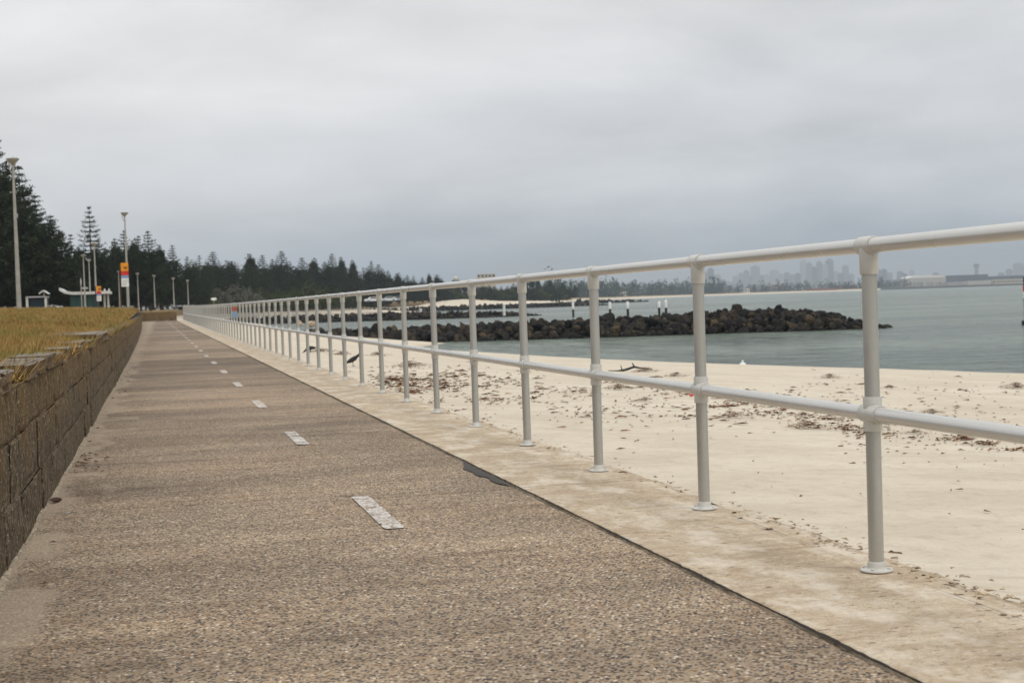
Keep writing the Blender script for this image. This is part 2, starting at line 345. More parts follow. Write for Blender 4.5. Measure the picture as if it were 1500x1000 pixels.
def railm():
    t = NT('pale_paint_rail', 0.3, 0.5); g = t.noise(1.7, 3); f = t.noise(420, 2)
    t.col(t.ramp(g, [(0.3, (0.56, 0.555, 0.53)), (0.7, (0.62, 0.615, 0.59))])); t.b.inputs['Metallic'].default_value = 0.45
    t.put(t.b.inputs['Roughness'], t.ramp(g, [(0.3, 0.25), (0.7, 0.34)])); return t.m
def paintm(name, c, rough, metal=0.0, dirt=0.25):
    t = NT(name, rough, 0.5); f = t.noise((34, 34, 34), 5, 0.65); g = t.noise(3.0, 4)
    k = t.mix(t.math('MULTIPLY', t.ramp(f, [(0.45, 0.0), (0.75, 1.0)]), dirt), c, tuple(x*0.6 for x in c))
    k = t.mix(t.math('MULTIPLY', t.ramp(g, [(0.4, 0.0), (0.7, 1.0)]), dirt), k, (c[0]*0.85, c[1]*0.8, c[2]*0.7))
    t.col(k); t.b.inputs['Metallic'].default_value = metal
    t.put(t.b.inputs['Roughness'], t.ramp(f, [(0.3, rough-0.06), (0.7, rough+0.12)])); return t.m
M['tube'] = paintm('silver_paint_tube', (0.46, 0.455, 0.425), 0.34, 0.6, 0.16)
M['rail'] = railm()
M['fit'] = paintm('white_fitting', (0.56, 0.555, 0.52), 0.38, 0.25, 0.25)
M['galv'] = plain('galvanised_pole', (0.36, 0.35, 0.31), 0.5, 0.15, 5, 0.2)
for k, c, r in [('white', (0.72, 0.72, 0.70), 0.6), ('black', (0.016, 0.017, 0.018), 0.6), ('orange', (0.75, 0.30, 0.02), 0.5), ('red', (0.55, 0.03, 0.02), 0.5), ('blue', (0.16, 0.30, 0.50), 0.5),
                ('brown', (0.05, 0.022, 0.014), 0.7), ('teal', (0.05, 0.12, 0.12), 0.6), ('teal_dark', (0.015, 0.035, 0.05), 0.6), ('roofwhite', (0.55, 0.56, 0.55), 0.6), ('glassdark', (0.02, 0.025, 0.03), 0.15),
                ('blue_faded', (0.22, 0.31, 0.42), 0.6), ('red_faded', (0.36, 0.11, 0.08), 0.6), ('asphalt', (0.06, 0.055, 0.05), 0.9), ('rust', (0.20, 0.075, 0.05), 0.8), ('tower', (0.13, 0.15, 0.18), 0.5), ('tower_pale', (0.30, 0.31, 0.32), 0.6), ('tower_dark', (0.06, 0.07, 0.09), 0.4),
                ('cream', (0.52, 0.48, 0.40), 0.7), ('hangar', (0.42, 0.42, 0.40), 0.6), ('tile', (0.22, 0.09, 0.06), 0.8), ('shed', (0.07, 0.085, 0.11), 0.6), ('silver', (0.35, 0.36, 0.38), 0.35), ('yellow', (0.6, 0.45, 0.05), 0.6), ('wood', (0.11, 0.07, 0.04), 0.9)]:
    M[k] = plain(k+'_surface', c, r, 0.14, 2.0)
def weedm():
    t = NT('dry_seaweed', 0.9, 0.2); t.col(t.ramp(t.isl(), [(0, (0.03, 0.015, 0.01)), (0.5, (0.095, 0.045, 0.024)), (0.85, (0.20, 0.10, 0.05)), (1, (0.34, 0.22, 0.13))])); return t.m
M['weed'] = weedm()

# ------------------------------------------------------------------ lie of the land
PATH_END = 108.0
def CZ(y): return 2.9e-5*np.clip(y, 0, PATH_END)**2
def fx(y): return -5.1e-5*np.clip(y, 0, 130)**2        # the promenade bends gently to the west
def wx(y): return -0.58 - 7.0e-5*np.clip(y, 0, 130)**2
SY = [-60, 0, 20, 34, 38, 43, 48, 53, 57, 62, 73, 80, 86, 95, 130, 200, 240, 300, 400, 480, 560, 640, 760]
SX = [33, 28, 25.6, 22.6, 20.8, 18.7, 17.9, 16.6, 14.8, 13.5, 13.6, 14.2, 17.0, 13.0, 12.5, 13.5, 17, 27, 56, 92, 132, 150, 160]
def S(y): return np.interp(y, SY, SX)
EDGE = 2.40
def beach_left(y):
    a = EDGE + fx(y); b = S(y) - np.interp(y, [108, 200, 320, 760], [10.9, 13, 24, 30])
    return np.where(y < 108, a, np.where(y > 112, b, a))
def beach_z(x, y):
    L = beach_left(y); t = (x-L)/(S(y)-L)
    z0 = np.where(y < 108, -0.035 + 0.8*CZ(y), 0.25)
    return np.where(t < 1, z0 - (1.5+z0)*np.clip(t, 0, 1)**0.96, -1.5 - (t-1)*1.2)
def lawn_z(x, y):
    d = np.clip(-0.9 - x, 0, 60)
    return 0.66 + CZ(y) + 0.52*(1-np.exp(-d/8)) + 0.22*np.clip(y/80, 0, 1)**1.5

# ground rows
ys = np.concatenate([np.arange(-6, 20, 0.35), np.arange(20, 60, 0.7), np.arange(60, 112, 1.5), np.arange(112, 260, 4), np.arange(260, 700, 12)])
tt = np.concatenate([np.linspace(0, 0.3, 18)[:-1], np.linspace(0.3, 1.06, 44), [1.2, 1.6]])
Y, T = np.meshgrid(ys, tt, indexing='ij'); L = beach_left(Y); Xg = L + T*(S(Y)-L); Zg = beach_z(Xg, Y)
def vnoise(x, y, s, amp):
    out = np.zeros(x.shape); xf = x.ravel(); yf = y.ravel()
    out = np.array([mnoise.noise((a*s, b*s, 3.3)) for a, b in zip(xf, yf)]).reshape(x.shape)
    return out*amp
def beach_bumps(x, y):
    L_ = float(beach_left(y)); t = (x-L_)/(float(S(y))-L_); k = max(0, min(1, 1-y/140))*max(0, min(1, t*8))*max(0, min(1, (0.98-t)*12))
    return k*(0.03*mnoise.noise((x*0.35, y*0.35, 3.3))+0.02*mnoise.noise((x*1.1, y*1.1, 3.3)))
def beach_h(x, y): return float(beach_z(x, y))+beach_bumps(x, y)
near = np.clip(1-Y/140, 0, 1)*np.clip(T*8, 0, 1)*np.clip((0.98-T)*12, 0, 1)
Zg = Zg + vnoise(Xg, Y, 0.35, 0.03)*near + vnoise(Xg, Y, 1.1, 0.02)*near
tag(grid('beach', Xg, Y, Zg, M['sand']), 'pale cream sand beach between the promenade handrail and the bay', kind='structure')
# sea
wv = np.array([[-40, -400, -1.5], [16000, -400, -1.5], [16000, 16000, -1.5], [-40, 16000, -1.5]])
tag(link('sea', npmesh('sea', wv, np.array([[0, 1, 2, 3]]), M['water'])), 'grey green rippled water of the bay', kind='structure')
# sea bed / base ground under everything
gv = np.array([[-6000, -400, -2.6], [16000, -400, -2.6], [16000, 16000, -2.6], [-6000, 16000, -2.6]])
tag(link('ground', npmesh('ground', gv, np.array([[0, 1, 2, 3]]), M['sand'])), 'sandy ground under the land and the bay', kind='structure')
# scrubby bank behind the far beach and park ground behind it
def top_z(x, y):
    fb = np.clip((y-PATH_END)/35, 0, 1); return lawn_z(x, np.full(np.shape(x), PATH_END))*(1-fb) + 1.8*fb
for nm, yb, mt_, lb in (('grass_bank', np.arange(112, 181, 4), M['lawn'], 'golden grass slope between the lawn and the far beach'), ('bank', np.concatenate([np.arange(180, 260, 4), np.arange(260, 800, 12)]), M['bank'], 'low brown scrubby bank above the far beach')):
    kb = np.linspace(0, 1, 6); Yb, K = np.meshgrid(yb, kb, indexing='ij'); Lb = beach_left(np.maximum(Yb, 112.01)); Xb = Lb - K*10; Zb = 0.25 + (top_z(Xb, Yb)+0.01-0.25)*np.sin(K*math.pi/2)
    Zb = Zb + vnoise(Xb, Yb, 0.15, 0.3)*np.sin(K*math.pi)*np.clip((Yb-130)/60, 0, 1)
    tag(grid(nm, Xb, Yb, Zb, mt_), lb, kind='structure')
yp = np.concatenate([np.arange(PATH_END, 260, 4), np.arange(260, 800, 12)]); kp = np.array([0, 0.01, 0.03, 0.08, 0.2, 0.5, 1.0])
Yp, K = np.meshgrid(yp, kp, indexing='ij'); Lp = np.where(Yp < 111.9, 1.75+fx(Yp), beach_left(Yp)-10)
Xp = Lp - K*700; fb = np.clip((Yp-PATH_END)/35, 0, 1); Zp = lawn_z(Xp, np.full(Xp.shape, PATH_END))*(1-fb) + 1.8*fb
tag(grid('park_ground', Xp, Yp, Zp, M['park']), 'dry park ground under the pine trees', kind='structure')
# lawn above the wall
yl = np.concatenate([np.arange(0, 30, 0.4), np.arange(30, 108.3, 1.5), [108.0]]); kl = np.concatenate([np.linspace(0, 6, 28)[:-1], np.linspace(6, 60, 20), [300]])
Yl, K = np.meshgrid(yl, kl, indexing='ij'); Xl = wx(Yl) - 0.20 - K; Zl = lawn_z(Xl, Yl)
Zl = Zl + vnoise(Xl, Yl, 0.9, 0.03)
tag(grid('lawn', Xl, Yl, Zl, M['lawn']), 'dry yellow brown lawn behind the low stone wall', kind='structure')

# ------------------------------------------------------------------ promenade
prom = MB()
for a in np.arange(-4, PATH_END, 4):
    b = min(a+4, PATH_END)
    prom.add([(wx(a)-0.1, a, CZ(a)-0.03), (2.0+fx(a), a, CZ(a)-0.03), (2.0+fx(b), b, CZ(b)-0.03), (wx(b)-0.1, b, CZ(b)-0.03)], [(0, 1, 2, 3)])
promenade = prom.build('promenade', M['mortar']); tag(promenade, 'brown exposed aggregate walkway running along the sea wall', kind='structure')
def jag(y, s=1.0, seed=0.0): return 0.006*s*mnoise.noise((y*2.3, seed, 0)) + 0.004*s*mnoise.noise((y*11, seed+5, 0)) + 0.0025*s*mnoise.noise((y*40, seed+9, 0))
JOINTS = [-4.0, -0.6, 2.8, 6.75, 10.15]
while JOINTS[-1] < PATH_END: JOINTS.append(JOINTS[-1]+3.5)
JOINTS[-1] = PATH_END
KERB = 1.665
for i in range(len(JOINTS)-1):
    a, b = JOINTS[i]+0.002, JOINTS[i+1]-0.002
    step = 0.03 if b < 16 else (0.12 if b < 30 else 0.7)
    n = max(3, int((b-a)/step)); yy = np.linspace(a, b, n)
    fr = np.array([0, 0.02, 0.25, 0.5, 0.75, 0.985, 1.0])
    X2 = []; Y2 = []; Z2 = []
    for y in yy:
        l = wx(y)+0.0; r = KERB+fx(y)-0.005+jag(y, 1.0, 1.0)
        for f in fr:
            X2.append(l+(r-l)*f); Y2.append(y + (0.006*mnoise.noise((f*14, JOINTS[i]*3, 0)) if y in (yy[0],) else 0)); Z2.append(CZ(y) - (0.006 if f == 1.0 else 0) + 0.003*mnoise.noise((f*3, y*0.7, 0)))
    sh = (n, len(fr)); g = grid('path_slab', np.array(X2).reshape(sh), np.array(Y2).reshape(sh), np.array(Z2).reshape(sh), M['path'], promenade, smooth=False)
# worn dashes of the centre line
dash_y = [5.77+3.82*k for k in range(-1, 27)]
for k, y0 in enumerate(dash_y):
    ln = 1.05; n = 40 if y0 < 20 else 6; yy = np.linspace(y0, y0+ln, n); A = []; B_ = []; Cc = []
    for j, y in enumerate(yy):
        w = 0.042 * (0.8 if j in (0, n-1) else 1)
        for s_ in (-1, 1):
            A.append(0.893+fx(y)*0.9 + s_*(w + 0.006*mnoise.noise((y*14, s_*3, k)))); B_.append(y); Cc.append(CZ(y)+0.0045)
    g = grid('lane_dash', np.array(A).reshape(n, 2), np.array(B_).reshape(n, 2), np.array(Cc).reshape(n, 2), M['paint'], promenade, smooth=False)
# dark dirt-filled joint between walkway and kerb strip
yy = np.concatenate([np.arange(-4, 16, 0.02), np.arange(16, 40, 0.1), np.arange(40, PATH_END, 0.8)]); jv = []
for y in yy:
    c_ = KERB+fx(y)-0.004+jag(y, 1.0, 1.0); w = max(0.0012, 0.0036+0.004*mnoise.noise((y*2.2, 3, 3))+0.005*mnoise.noise((y*27, 3, 3)))*(1+max(0, y-8)*0.03)
    jv += [(c_-w, y, CZ(y)+0.0035), (c_+w*0.9, y, CZ(y)+0.0075)]
npj = np.array(jv); i_ = np.arange(len(yy)-1)*2
link('dirt_joint', npmesh('dirt_joint', npj, np.stack([i_, i_+1, i_+3, i_+2], 1), M['mortar']), promenade)
# hairline crack running over the near bay
ck = []
for k in range(160):
    f = k/159; x = -0.55+1.75*f; y = 6.95-0.10*f+0.05*mnoise.noise((f*6, 1, 1))+0.012*mnoise.noise((f*40, 1, 1)); w = 0.0035*(0.3+abs(mnoise.noise((f*12, 5, 0)))*2.2)
    ck += [(x, y-w, 0.0047), (x, y+w, 0.0047)]
i_ = np.arange(159)*2
link('crack', npmesh('crack', np.array(ck), np.stack([i_, i_+2, i_+3, i_+1], 1), M['mortar']), promenade)
# bitumen patch beside the kerb
pm = MB(); pts = []
for k in range(30):
    f = k/29; y = 6.85+1.15*f; w = 0.085*math.sin(math.pi*min(1, f*1.02))**0.6*(0.75+0.5*mnoise.noise((f*5, 0, 0))) + 0.004
    e = KERB-0.015+fx(y)+jag(y, 1.0, 1.0)
    pts.append(((e-w, y, CZ(y)+0.005), (e-0.002, y, CZ(y)+0.005)))
pm.add([p for q in pts for p in q], [(2*k, 2*k+1, 2*k+3, 2*k+2) for k in range(29)])
pm.build('bitumen_patch', M['asphalt'], promenade)
# kerb strip of cast slabs carrying the handrail
kerb_bed = MB()
for a in np.arange(-4, PATH_END, 4):
    b = min(a+4, PATH_END); kerb_bed.add([(1.6+fx(a), a, CZ(a)-0.028), (2.38+fx(a), a, CZ(a)-0.028), (2.38+fx(b), b, CZ(b)-0.028), (1.6+fx(b), b, CZ(b)-0.028),
        (2.36+fx(a), a, CZ(a)-0.9), (2.36+fx(b), b, CZ(b)-0.9)], [(0, 1, 2, 3), (1, 4, 5, 2)])
kerb = kerb_bed.build('kerb_strip', M['mortar']); tag(kerb, 'pale sandy concrete strip under the handrail posts', kind='structure')
for i in range(len(JOINTS)-1):
    a, b = JOINTS[i]+0.004, JOINTS[i+1]-0.004
    step = 0.04 if b < 16 else (0.15 if b < 30 else 0.7)
    n = max(3, int((b-a)/step)); yy = np.linspace(a, b, n); fr = np.array([0, 0.002, 0.03, 0.3, 0.6, 0.85, 0.95, 1.0]); X2 = []; Y2 = []; Z2 = []
    for y in yy:
        l = KERB+fx(y)-0.001+jag(y, 1.0, 1.0)+0.5*jag(y, 1.2, 4.0); r = 2.40+fx(y)+0.05*mnoise.noise((y*0.9, 3, 0))+0.03*mnoise.noise((y*4, 7, 0))+0.012*mnoise.noise((y*16, 9, 0))
        for f in fr:
            x = l+(r-l)*f
            z = CZ(y)+0.005+0.004*mnoise.noise((x*3, y*1.3, 0)) - (0.03 if f == 0 else 0) - (0.002 if f == 0.002 else 0)
            if f == 0.95: z -= 0.012+0.012*abs(mnoise.noise((y*6, 1, 1)))
            if f == 1.0: z -= 0.07
            wob = 0.012*mnoise.noise((x*5, JOINTS[i]*2, 0)) if y == yy[0] else (0.012*mnoise.noise((x*5, JOINTS[i+1]*2, 0)) if y == yy[-1] else 0)
            X2.append(x); Y2.append(y+wob); Z2.append(z)
    sh = (n, len(fr)); grid('concrete_slab', np.array(X2).reshape(sh), np.array(Y2).reshape(sh), np.array(Z2).reshape(sh), M['concrete'], kerb, smooth=False)
ck = []
for k in range(500):
    f = k/499; y = 2.9+9*f; x = 2.215+float(fx(y))+0.03*mnoise.noise((y*0.8, 2, 2))+0.012*mnoise.noise((y*7, 2, 5)); w = max(0.0002, 0.0035*mnoise.noise((y*1.3, 6, 6))+0.0015*mnoise.noise((y*19, 6, 6))+0.0008)
    z = float(CZ(y))+0.013; ck += [(x-w, y, z), (x+w, y, z)]
i_ = np.arange(499)*2
link('crack', npmesh('crack', np.array(ck), np.stack([i_, i_+1, i_+3, i_+2], 1), M['mortar']), kerb)
# crumbled rubble along the sea-side lip of the strip
rb = MB(); random.seed(3)
for k in range(420):
    y = random.choice([random.uniform(3.2, 5.6), random.uniform(3.0, 12), random.uniform(3, 30)]); x = 2.33+fx(y)+random.gauss(0, 0.045); s_ = random.uniform(0.004, 0.014)
    vs_ = [(x+random.uniform(-1, 1)*s_*1.6, y+random.uniform(-1, 1)*s_*1.6, CZ(y)+0.005+random.uniform(-.3, 1)*s_*0.7) for _ in range(5)]
    rb.add(vs_, [(0, 1, 2), (0, 2, 3), (0, 3, 4), (1, 2, 4), (2, 3, 4)])
tag(rb.build('broken_concrete_crumbs', M['rock_tan'], kerb), kind='stuff')

# ------------------------------------------------------------------ stone wall on the left
wall = empty('sandstone_wall', (0, 0, 0)); tag(wall, 'low weathered sandstone block wall left of the walkway', 'wall')
core = MB()
for a in np.arange(0, PATH_END, 4):
    b = min(a+4, PATH_END); za, zb = CZ(a), CZ(b)
    core.add([(wx(a)-0.025, a, za-0.1), (wx(b)-0.025, b, zb-0.1), (wx(b)-0.025, b, zb+0.635), (wx(a)-0.025, a, za+0.635), (wx(a)-0.40, a, za+0.635), (wx(b)-0.40, b, zb+0.635)], [(0, 1, 2, 3), (3, 2, 5, 4)])
core.build('mortar_core', M['mortar'], wall)
def block_mesh(seed):
    random.seed(seed); b = MB(); j = lambda s=0.01: random.uniform(-s, s)
    # front face towards +x, unit box, chamfered with a pillowed 3x2 face
    ys_ = [0, 0.05, 0.5, 0.95, 1]; zs_ = [0, 0.08, 0.5, 0.92, 1]; vv = []; ff = []
    for iz, z in enumerate(zs_):
        for iy, y in enumerate(ys_):
            edge = (iy in (0, 4)) or (iz in (0, 4))
            vv.append(((-0.035 if edge else 0.0) + j(0.035), y + (j(0.012)), z + j(0.02)))
    for iz in range(4):
        for iy in range(4): a = iz*5+iy; ff.append((a, a+1, a+6, a+5))
    nb = len(vv); vv += [(-1, 0, 0), (-1, 1, 0), (-1, 1, 1), (-1, 0, 1)]
    ff += [(nb, 0, 20, nb+3), (4, nb+1, nb+2, 24), (20, 24, nb+2, nb+3), (0, nb, nb+1, 4)]
    b.add(vv, ff); return b
BM = [block_mesh(s).mesh('block', M['block']) for s in range(9)]
CMs = [block_mesh(s+50).mesh('coping_stone', M['coping']) for s in range(6)]
random.seed(11)
courses = [(0.0, 0.205, 0.012), (0.21, 0.438, 0.004), (0.443, 0.632, 0.0)]
far_blocks = MB()
for ci, (z0, z1, prd) in enumerate(courses):
    y = 2.2 + ci*0.21
    while y < PATH_END-0.3:
        ln = random.uniform(0.42, 0.72) if y < 30 else random.uniform(0.5, 0.8)
        dep = 0.12; px_ = wx(y)+prd+random.uniform(-0.006, 0.006)
        if y < 26:
            o = link('block', random.choice(BM), wall); o.location = (px_, y, CZ(y)+z0); o.scale = (dep, ln-0.004, z1-z0+0.001)
        else:
            zz = CZ(y)+z0; far_blocks.box(px_-dep, px_, y, y+ln-0.012, zz, zz+z1-z0-0.010)
        y += ln
tag(far_blocks.build('far_blocks', M['block'], wall), kind='stuff')
# coping: explicit stones near, some missing
cop = [(3.3, 0.62, 0.40, 0.075), (3.95, 0.50, 0.42, 0.07), (4.5, 0.62, 0.44, 0.075), (5.14, 0.40, 0.40, 0.08), (5.56, 0.42, 0.38, 0.09), (6.55, 0.62, 0.34, 0.085), (7.2, 0.5, 0.2, 0.085), (7.75, 0.62, 0.2, 0.09), (8.4, 0.6, 0.16, 0.08),
       (12.3, 0.9, 0.45, 0.075), (14.2, 2.6, 0.55, 0.11), (18.4, 0.6, 0.3, 0.08)]
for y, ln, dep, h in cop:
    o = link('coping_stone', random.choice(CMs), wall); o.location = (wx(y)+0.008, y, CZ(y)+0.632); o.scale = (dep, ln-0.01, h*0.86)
y = 9.1
while y < PATH_END-1:
    ln = random.uniform(0.5, 0.8)
    if not any(c[0]-0.5 < y < c[0]+c[1] for c in cop) and random.random() < 0.8:
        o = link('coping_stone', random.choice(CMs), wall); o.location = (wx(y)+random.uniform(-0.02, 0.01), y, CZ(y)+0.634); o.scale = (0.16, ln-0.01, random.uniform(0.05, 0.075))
        if y > 30: pass
    y += ln
    if y > 60: break
# mortar fillet at the wall foot
mf = MB(); prev = None; vs_ = []; 
yy = np.concatenate([np.arange(2.5, 16, 0.025), np.arange(16, PATH_END, 0.4)])
for y in yy:
    w = 0.014 + 0.022*mnoise.noise((y*1.1, 0, 2)) + 0.014*mnoise.noise((y*4.3, 4, 0)) + 0.010*mnoise.noise((y*31, 4, 0)); w = max(0.002, w)
    h = 0.006+0.007*mnoise.noise((y*3, 8, 0))+0.004*mnoise.noise((y*29, 8, 0)); x = wx(y)
    vs_ += [(x-0.01, y, CZ(y)+h+0.012), (x+w*0.6+0.012, y, CZ(y)+h*0.8), (x+w+0.014, y, CZ(y)+0.001)]
n = len(yy)
mf.add(vs_, [(3*i+a, 3*i+a+1, 3*i+4+a, 3*i+3+a) for i in range(n-1) for a in (0, 1)])
mf.build('mortar_fillet', M['mortar_light'], wall)
# wall across the end of the walkway
ew = empty('end_wall', (0, 0, 0)); tag(ew, 'short brown stone wall closing the far end of the walkway', 'wall')
zE = float(CZ(PATH_END)); xa, xb = wx(PATH_END)-0.3, 1.72+float(fx(PATH_END))
m = MB(); m.box(xa, xb, PATH_END+0.03, PATH_END+0.3, zE-0.3, zE+0.66); m.build('mortar_core', M['mortar'], ew)
for ci in range(4):
    x = xa + (ci % 2)*0.3
    while x < xb-0.1:
        ln = min(random.uniform(0.5, 0.8), xb-x); m = MB(); m.box(x, x+ln-0.02, PATH_END-0.06+random.uniform(-0.01, 0.01), PATH_END+0.1, zE+ci*0.17, zE+ci*0.17+0.155); m.build('block', M['block'], ew); x += ln

# dry grass blades
def blades(n, ymin, ymax, h0, h1, w0, pw):
    u = rng.random(n)**pw; y = ymin+(ymax-ymin)*u
    lo = -0.14*y-1.2; x = wx(y)-0.17 + (lo-wx(y)+0.17)*rng.random(n)**1.15
    patch = np.array([mnoise.noise((a*1.3, b*0.8, 1.0))+0.9*mnoise.noise((a*6, b*3.5, 4.0)) for a, b in zip(x, y)])
    hh = rng.uniform(h0, h1, n)*np.clip(0.9+0.8*patch, 0.25, 2.2)
    # grass thins and lies low where the slabs sit
    z = lawn_z(x, y)-0.005; ang = rng.uniform(0, 2*np.pi, n); lean = rng.uniform(0.1, 0.9, n)*hh; la = rng.uniform(0, 2*np.pi, n)
    w = w0*rng.uniform(0.6, 1.4, n)
    v = np.zeros((n, 3, 3)); v[:, 0] = np.stack([x-np.cos(ang)*w, y-np.sin(ang)*w, z], 1); v[:, 1] = np.stack([x+np.cos(ang)*w, y+np.sin(ang)*w, z], 1)
    v[:, 2] = np.stack([x+np.cos(la)*lean, y+np.sin(la)*lean, z+hh], 1)
    return v.reshape(-1, 3)
def fringe(n):
    y = rng.uniform(3.5, 40, n); x = wx(y)-rng.uniform(0.0, 0.22, n); keep_ = np.array([mnoise.noise((b*1.1, 2.0, 9.0)) > -0.05 for b in y]) & ~((y > 3.2) & (y < 6.0)) & ~((y > 14) & (y < 17)); x, y = x[keep_], y[keep_]; n = len(y)
    z = CZ(y)+0.63+0.03*rng.random(n); hh = rng.uniform(0.04, 0.13, n); w = rng.uniform(0.002, 0.005, n); ang = rng.uniform(0, 6.28, n); v = np.zeros((n, 3, 3))
    v[:, 0] = np.stack([x-np.cos(ang)*w, y-np.sin(ang)*w, z], 1); v[:, 1] = np.stack([x+np.cos(ang)*w, y+np.sin(ang)*w, z], 1); v[:, 2] = np.stack([x+hh*rng.uniform(-0.3, 0.8, n), y+hh*rng.normal(0, 0.5, n), z+hh*rng.uniform(0.2, 1, n)], 1); return v.reshape(-1, 3)
V = np.concatenate([fringe(26000), blades(170000, 4.0, 26, 0.025, 0.085, 0.0035, 1.3), blades(60000, 22, 60, 0.05, 0.11, 0.010, 1.2), blades(30000, 55, 107, 0.06, 0.13, 0.02, 1.0)])
tag(link('dry_grass', npmesh('dry_grass', V, np.arange(len(V)).reshape(-1, 3), M['blade'])), 'dry golden brown grass covering the lawn above the wall', 'grass', kind='stuff')

# ------------------------------------------------------------------ handrail
fence = empty('handrail', (0, 0, 0)); tag(fence, 'long white tubular two rail handrail beside the beach', 'handrail')
FX = 2.2012; TOPZ, MIDZ = 1.05, 0.512
def frail(y): return FX+float(fx(y))
post_y = [4.18+1.5*i for i in range(-3, 70)]
pz0 = 0.007
mp_ = MB(); mp_.tube([(0, 0, 0.0), (0, 0, 1.02)], 0.0243, 20); ME_post = mp_.mesh('post', M['tube'], True)
mfz = MB(); mfz.lathe([(0.050, 0.0), (0.052, 0.003), (0.051, 0.006), (0.042, 0.008), (0.031, 0.011), (0.029, 0.016), (0.0285, 0.028), (0.027, 0.031), (0.0246, 0.032)], 28); [mfz.lathe([(0.006, 0.006), (0.006, 0.012), (0.003, 0.014)], 8, (0.040*math.cos(a), 0.040*math.sin(a), 0)) for a in (0.8, 2.37, 3.94, 5.5)]; ME_fl = mfz.mesh('base_flange', M['fit'], True)
mt = MB(); r = 0.0298
mt.lathe([(0.0246, -0.092), (0.029, -0.092), (r, -0.089), (r, -0.01), (0.02, 0.0)], 24)
mt.tube([(0, -0.040, 0), (0, -0.038, 0), (0, 0.046, 0), (0, 0.048, 0)], [0.029, r, r, 0.029], 24)
ME_tee = mt.mesh('tee_joint', M['fit'], True)
mt = MB()
mt.lathe([(0.0246, -0.055), (0.029, -0.055), (r, -0.052), (r, 0.052), (0.029, 0.055), (0.0246, 0.055)], 24)
mt.tube([(0, -0.052, 0), (0, -0.050, 0), (0, -0.032, 0), (0, -0.02, 0), (0, 0.02, 0), (0, 0.032, 0), (0, 0.050, 0), (0, 0.052, 0)], [0.029, r, r, 0.034, 0.034, r, r, 0.029], 24)
ME_cross = mt.mesh('cross_joint', M['fit'], True)
for i, y in enumerate(post_y):
    z = float(CZ(y))+pz0
    p = link('post', ME_post, fence, (frail(y), y, z)); p.rotation_euler = (random.gauss(0, 0.003), random.gauss(0, 0.003), 0)
    link('base_flange', ME_fl, p); q = link('tee_joint', ME_tee, p, (0, 0, TOPZ-pz0)); c_ = link('cross_joint', ME_cross, p, (0, 0, MIDZ-pz0))
for nm, zz, rr in (('top_rail', TOPZ, 0.0243), ('middle_rail', MIDZ, 0.0238)):
    yy = [post_y[0]-0.6]+post_y+[post_y[-1]+0.3]
    mr = MB(); mr.tube([(frail(y), y, float(CZ(y))+zz+0.0015*mnoise.noise((y*0.4, zz*9, 0))) for y in yy], rr, 24); mr.build(nm, M['rail'], fence, True)
# small sign hung on the inside of the far rail
sg = empty('warning_sign', (0, 0, 0)); ys_ = 4.18+1.5*25.5
ys_ = 4.18+1.5*25-0.04; xs_ = frail(ys_)-0.035; z_ = float(CZ(ys_))
tag(sg, 'small red and pale blue sign hung on the far handrail', 'sign')
m = MB(); m.box(xs_-0.11, xs_+0.05, ys_-0.01, ys_, z_+0.66, z_+0.84); m.build('lower_panel', M['blue_faded'], sg)
m = MB(); m.box(xs_-0.11, xs_+0.05, ys_-0.01, ys_, z_+0.843, z_+0.97); m.build('upper_panel', M['red_faded'], sg)

# ------------------------------------------------------------------ groynes
def rock_mesh(seed, sub=2):
    import bmesh
    bm = bmesh.new(); bmesh.ops.create_icosphere(bm, subdivisions=sub, radius=0.5); random.seed(seed)
    s0 = random.random()*50
    planes = [(Vector((random.gauss(0, 1), random.gauss(0, 1), random.gauss(0, 1))).normalized(), random.uniform(0.17, 0.36)) for _ in range(13)]
    for v in bm.verts:
        p = v.co.copy()
        for nrm, d in planes:
            k = p.dot(nrm)-d
            if k > 0: p -= nrm*k*0.98
        p *= 1+0.07*mnoise.noise(p*3+Vector((s0, 0, 0))); v.co = p
    me = bpy.data.meshes.new('rock'); bm.to_mesh(me); bm.free(); return me
RM = [rock_mesh(s) for s in range(10)]
for me in RM: me.materials.append(M['rock'])
RMT = [m_.copy() for m_ in RM[:3]]
for me in RMT: me.materials.clear(); me.materials.append(M['rock_tan'])
